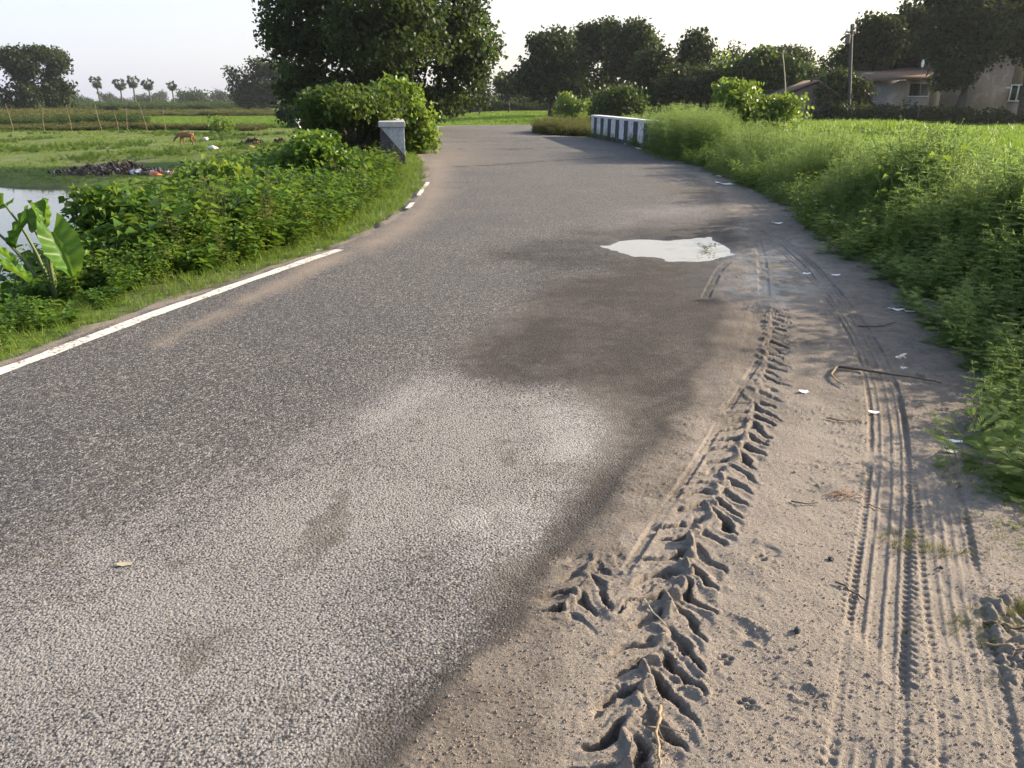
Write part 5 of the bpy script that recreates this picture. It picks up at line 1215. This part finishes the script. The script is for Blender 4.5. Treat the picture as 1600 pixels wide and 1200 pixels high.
def stone(px, py, s, mat, lab, seed, group=None):
    import bmesh
    x, y = G(px, py); r = random.Random(seed); bm = bmesh.new(); bmesh.ops.create_icosphere(bm, subdivisions=2, radius=1)
    ax = [(r.gauss(0, 1), r.gauss(0, 1), r.gauss(0, 1)) for _ in range(5)]
    for v in bm.verts:
        k = 1.0
        for q in ax:
            q = Vector(q).normalized(); dd = v.co.normalized().dot(q)
            if dd > .62: k = min(k, .62/dd)
        v.co = v.co.normalized()*k; v.co.x *= s; v.co.y *= s*.8; v.co.z *= s*.7
    me = bpy.data.meshes.new('stone'); bm.to_mesh(me); bm.free(); me.materials.append(M[mat]); o = bpy.data.objects.new('stone', me); C.objects.link(o)
    o.location = (x, y, tree_h(x, y)+s*.35); o.rotation_euler = (0, 0, r.uniform(0, 6)); tag(o, lab, 'stone', group); return o
stone(1244, 997, .016, 'blackstone', 'dark blue angular stone right of the shoe print', 1)
stone(1297, 881, .013, 'blackstone', 'dark angular stone above the twig beside the car track', 2)
stone(1241, 743, .010, 'stone', 'small pale flat pebble right of the deep ruts', 3)
stone(1470, 890, .010, 'drydark', 'dark clod between the two car tracks', 4)
stone(670, 1190, .012, 'stone', 'pale clod at the bottom edge left of the ruts', 6) if False else None
# fine crumbs of soil and grit
n = 14000; px = rng.uniform(650, 1600, n); py = 560+640*rng.random(n)**.8
V_, F_ = [], []; oc = np.array([[1, 0, 0], [-1, 0, 0], [0, 1, 0], [0, -1, 0], [0, 0, 1], [0, 0, -.5]], float)
of = np.array([[0, 2, 4], [2, 1, 4], [1, 3, 4], [3, 0, 4]])
P = np.array([G(a_, b_) for a_, b_ in zip(px, py)])
iy = np.clip(np.searchsorted(ys, P[:, 1]), 0, len(ys)-1); ok = (P[:, 0] < XRy[iy]-.02) & (P[:, 0] > xm[iy]); P = P[ok]; iy = iy[ok]
ju = ((P[:, 0]-xm[iy])/(XRy[iy]-xm[iy])*(NB-1)).astype(int)+NA; zc = Z[iy, np.clip(ju, 0, X.shape[1]-1)]; mm = mud[iy, np.clip(ju, 0, X.shape[1]-1)]
k = (mm > .5) | (rng.random(len(P)) < .25); P, zc = P[k], zc[k]; s = .0012+.0035*rng.random(len(P))**3
V = oc[None]*s[:, None, None]*rng.uniform(.6, 1.3, (len(P), 6, 1))+np.column_stack([P, zc+s*.3])[:, None]
F = of[None]+(np.arange(len(P))*6)[:, None, None]
o = mesh_obj('grit', V.reshape(-1, 3), F.reshape(-1, 3), plain('soil crumbs', (.24, .19, .15), .9, .4, 60)); tag(o, 'fine crumbs of dried mud strewn over the dirt shoulder', 'grit', kind='stuff')

# dry leaf litter on the right shoulder edge
x, y = pts_box(2600, 1.5, 5, 1.4, 20, lambda x, y: (xR(y)-x < .55) & (xR(y)-x > -.3) & (rng.random(len(x)) < .6))
P = np.column_stack([x, y, np.full(len(x), .022)]); Vt, Ft, At = leaves(P, rnd_dir(len(x))*[1, 1, .15], np.tile([0, 0, 1.], (len(x), 1)), rng.uniform(.01, .045, len(x)), rng.uniform(.004, .014, len(x)), .1)
ml, ntl = new_mat('dead leaf litter'); surface(ntl, ramp(ntl, attr(ntl, 'var'), [(0, (.05, .04, .03)), (.5, (.13, .095, .06)), (1, (.3, .24, .16))]), .9, None, .2)
tag(mesh_obj('leaf_litter', Vt, Ft, ml, attrs={'var': At}), 'brown dead leaf bits along the foot of the right weeds', 'leaf litter', kind='stuff')

# air
HAZE = True
if HAZE:
    v, f = box((0, 480, 60), (1800, 1060, 140)); o = mesh_obj('haze', v, f, None); o['kind'] = 'stuff'
    m = bpy.data.materials.new('haze air'); m.use_nodes = True; t = m.node_tree; t.nodes.clear()
    pv = t.nodes.new('ShaderNodeVolumePrincipled'); pv.inputs['Density'].default_value = .00016; pv.inputs['Color'].default_value = (.85, .9, 1, 1); pv.inputs['Anisotropy'].default_value = .3
    mo = t.nodes.new('ShaderNodeOutputMaterial'); t.links.new(pv.outputs[0], mo.inputs['Volume']); o.data.materials.append(m)
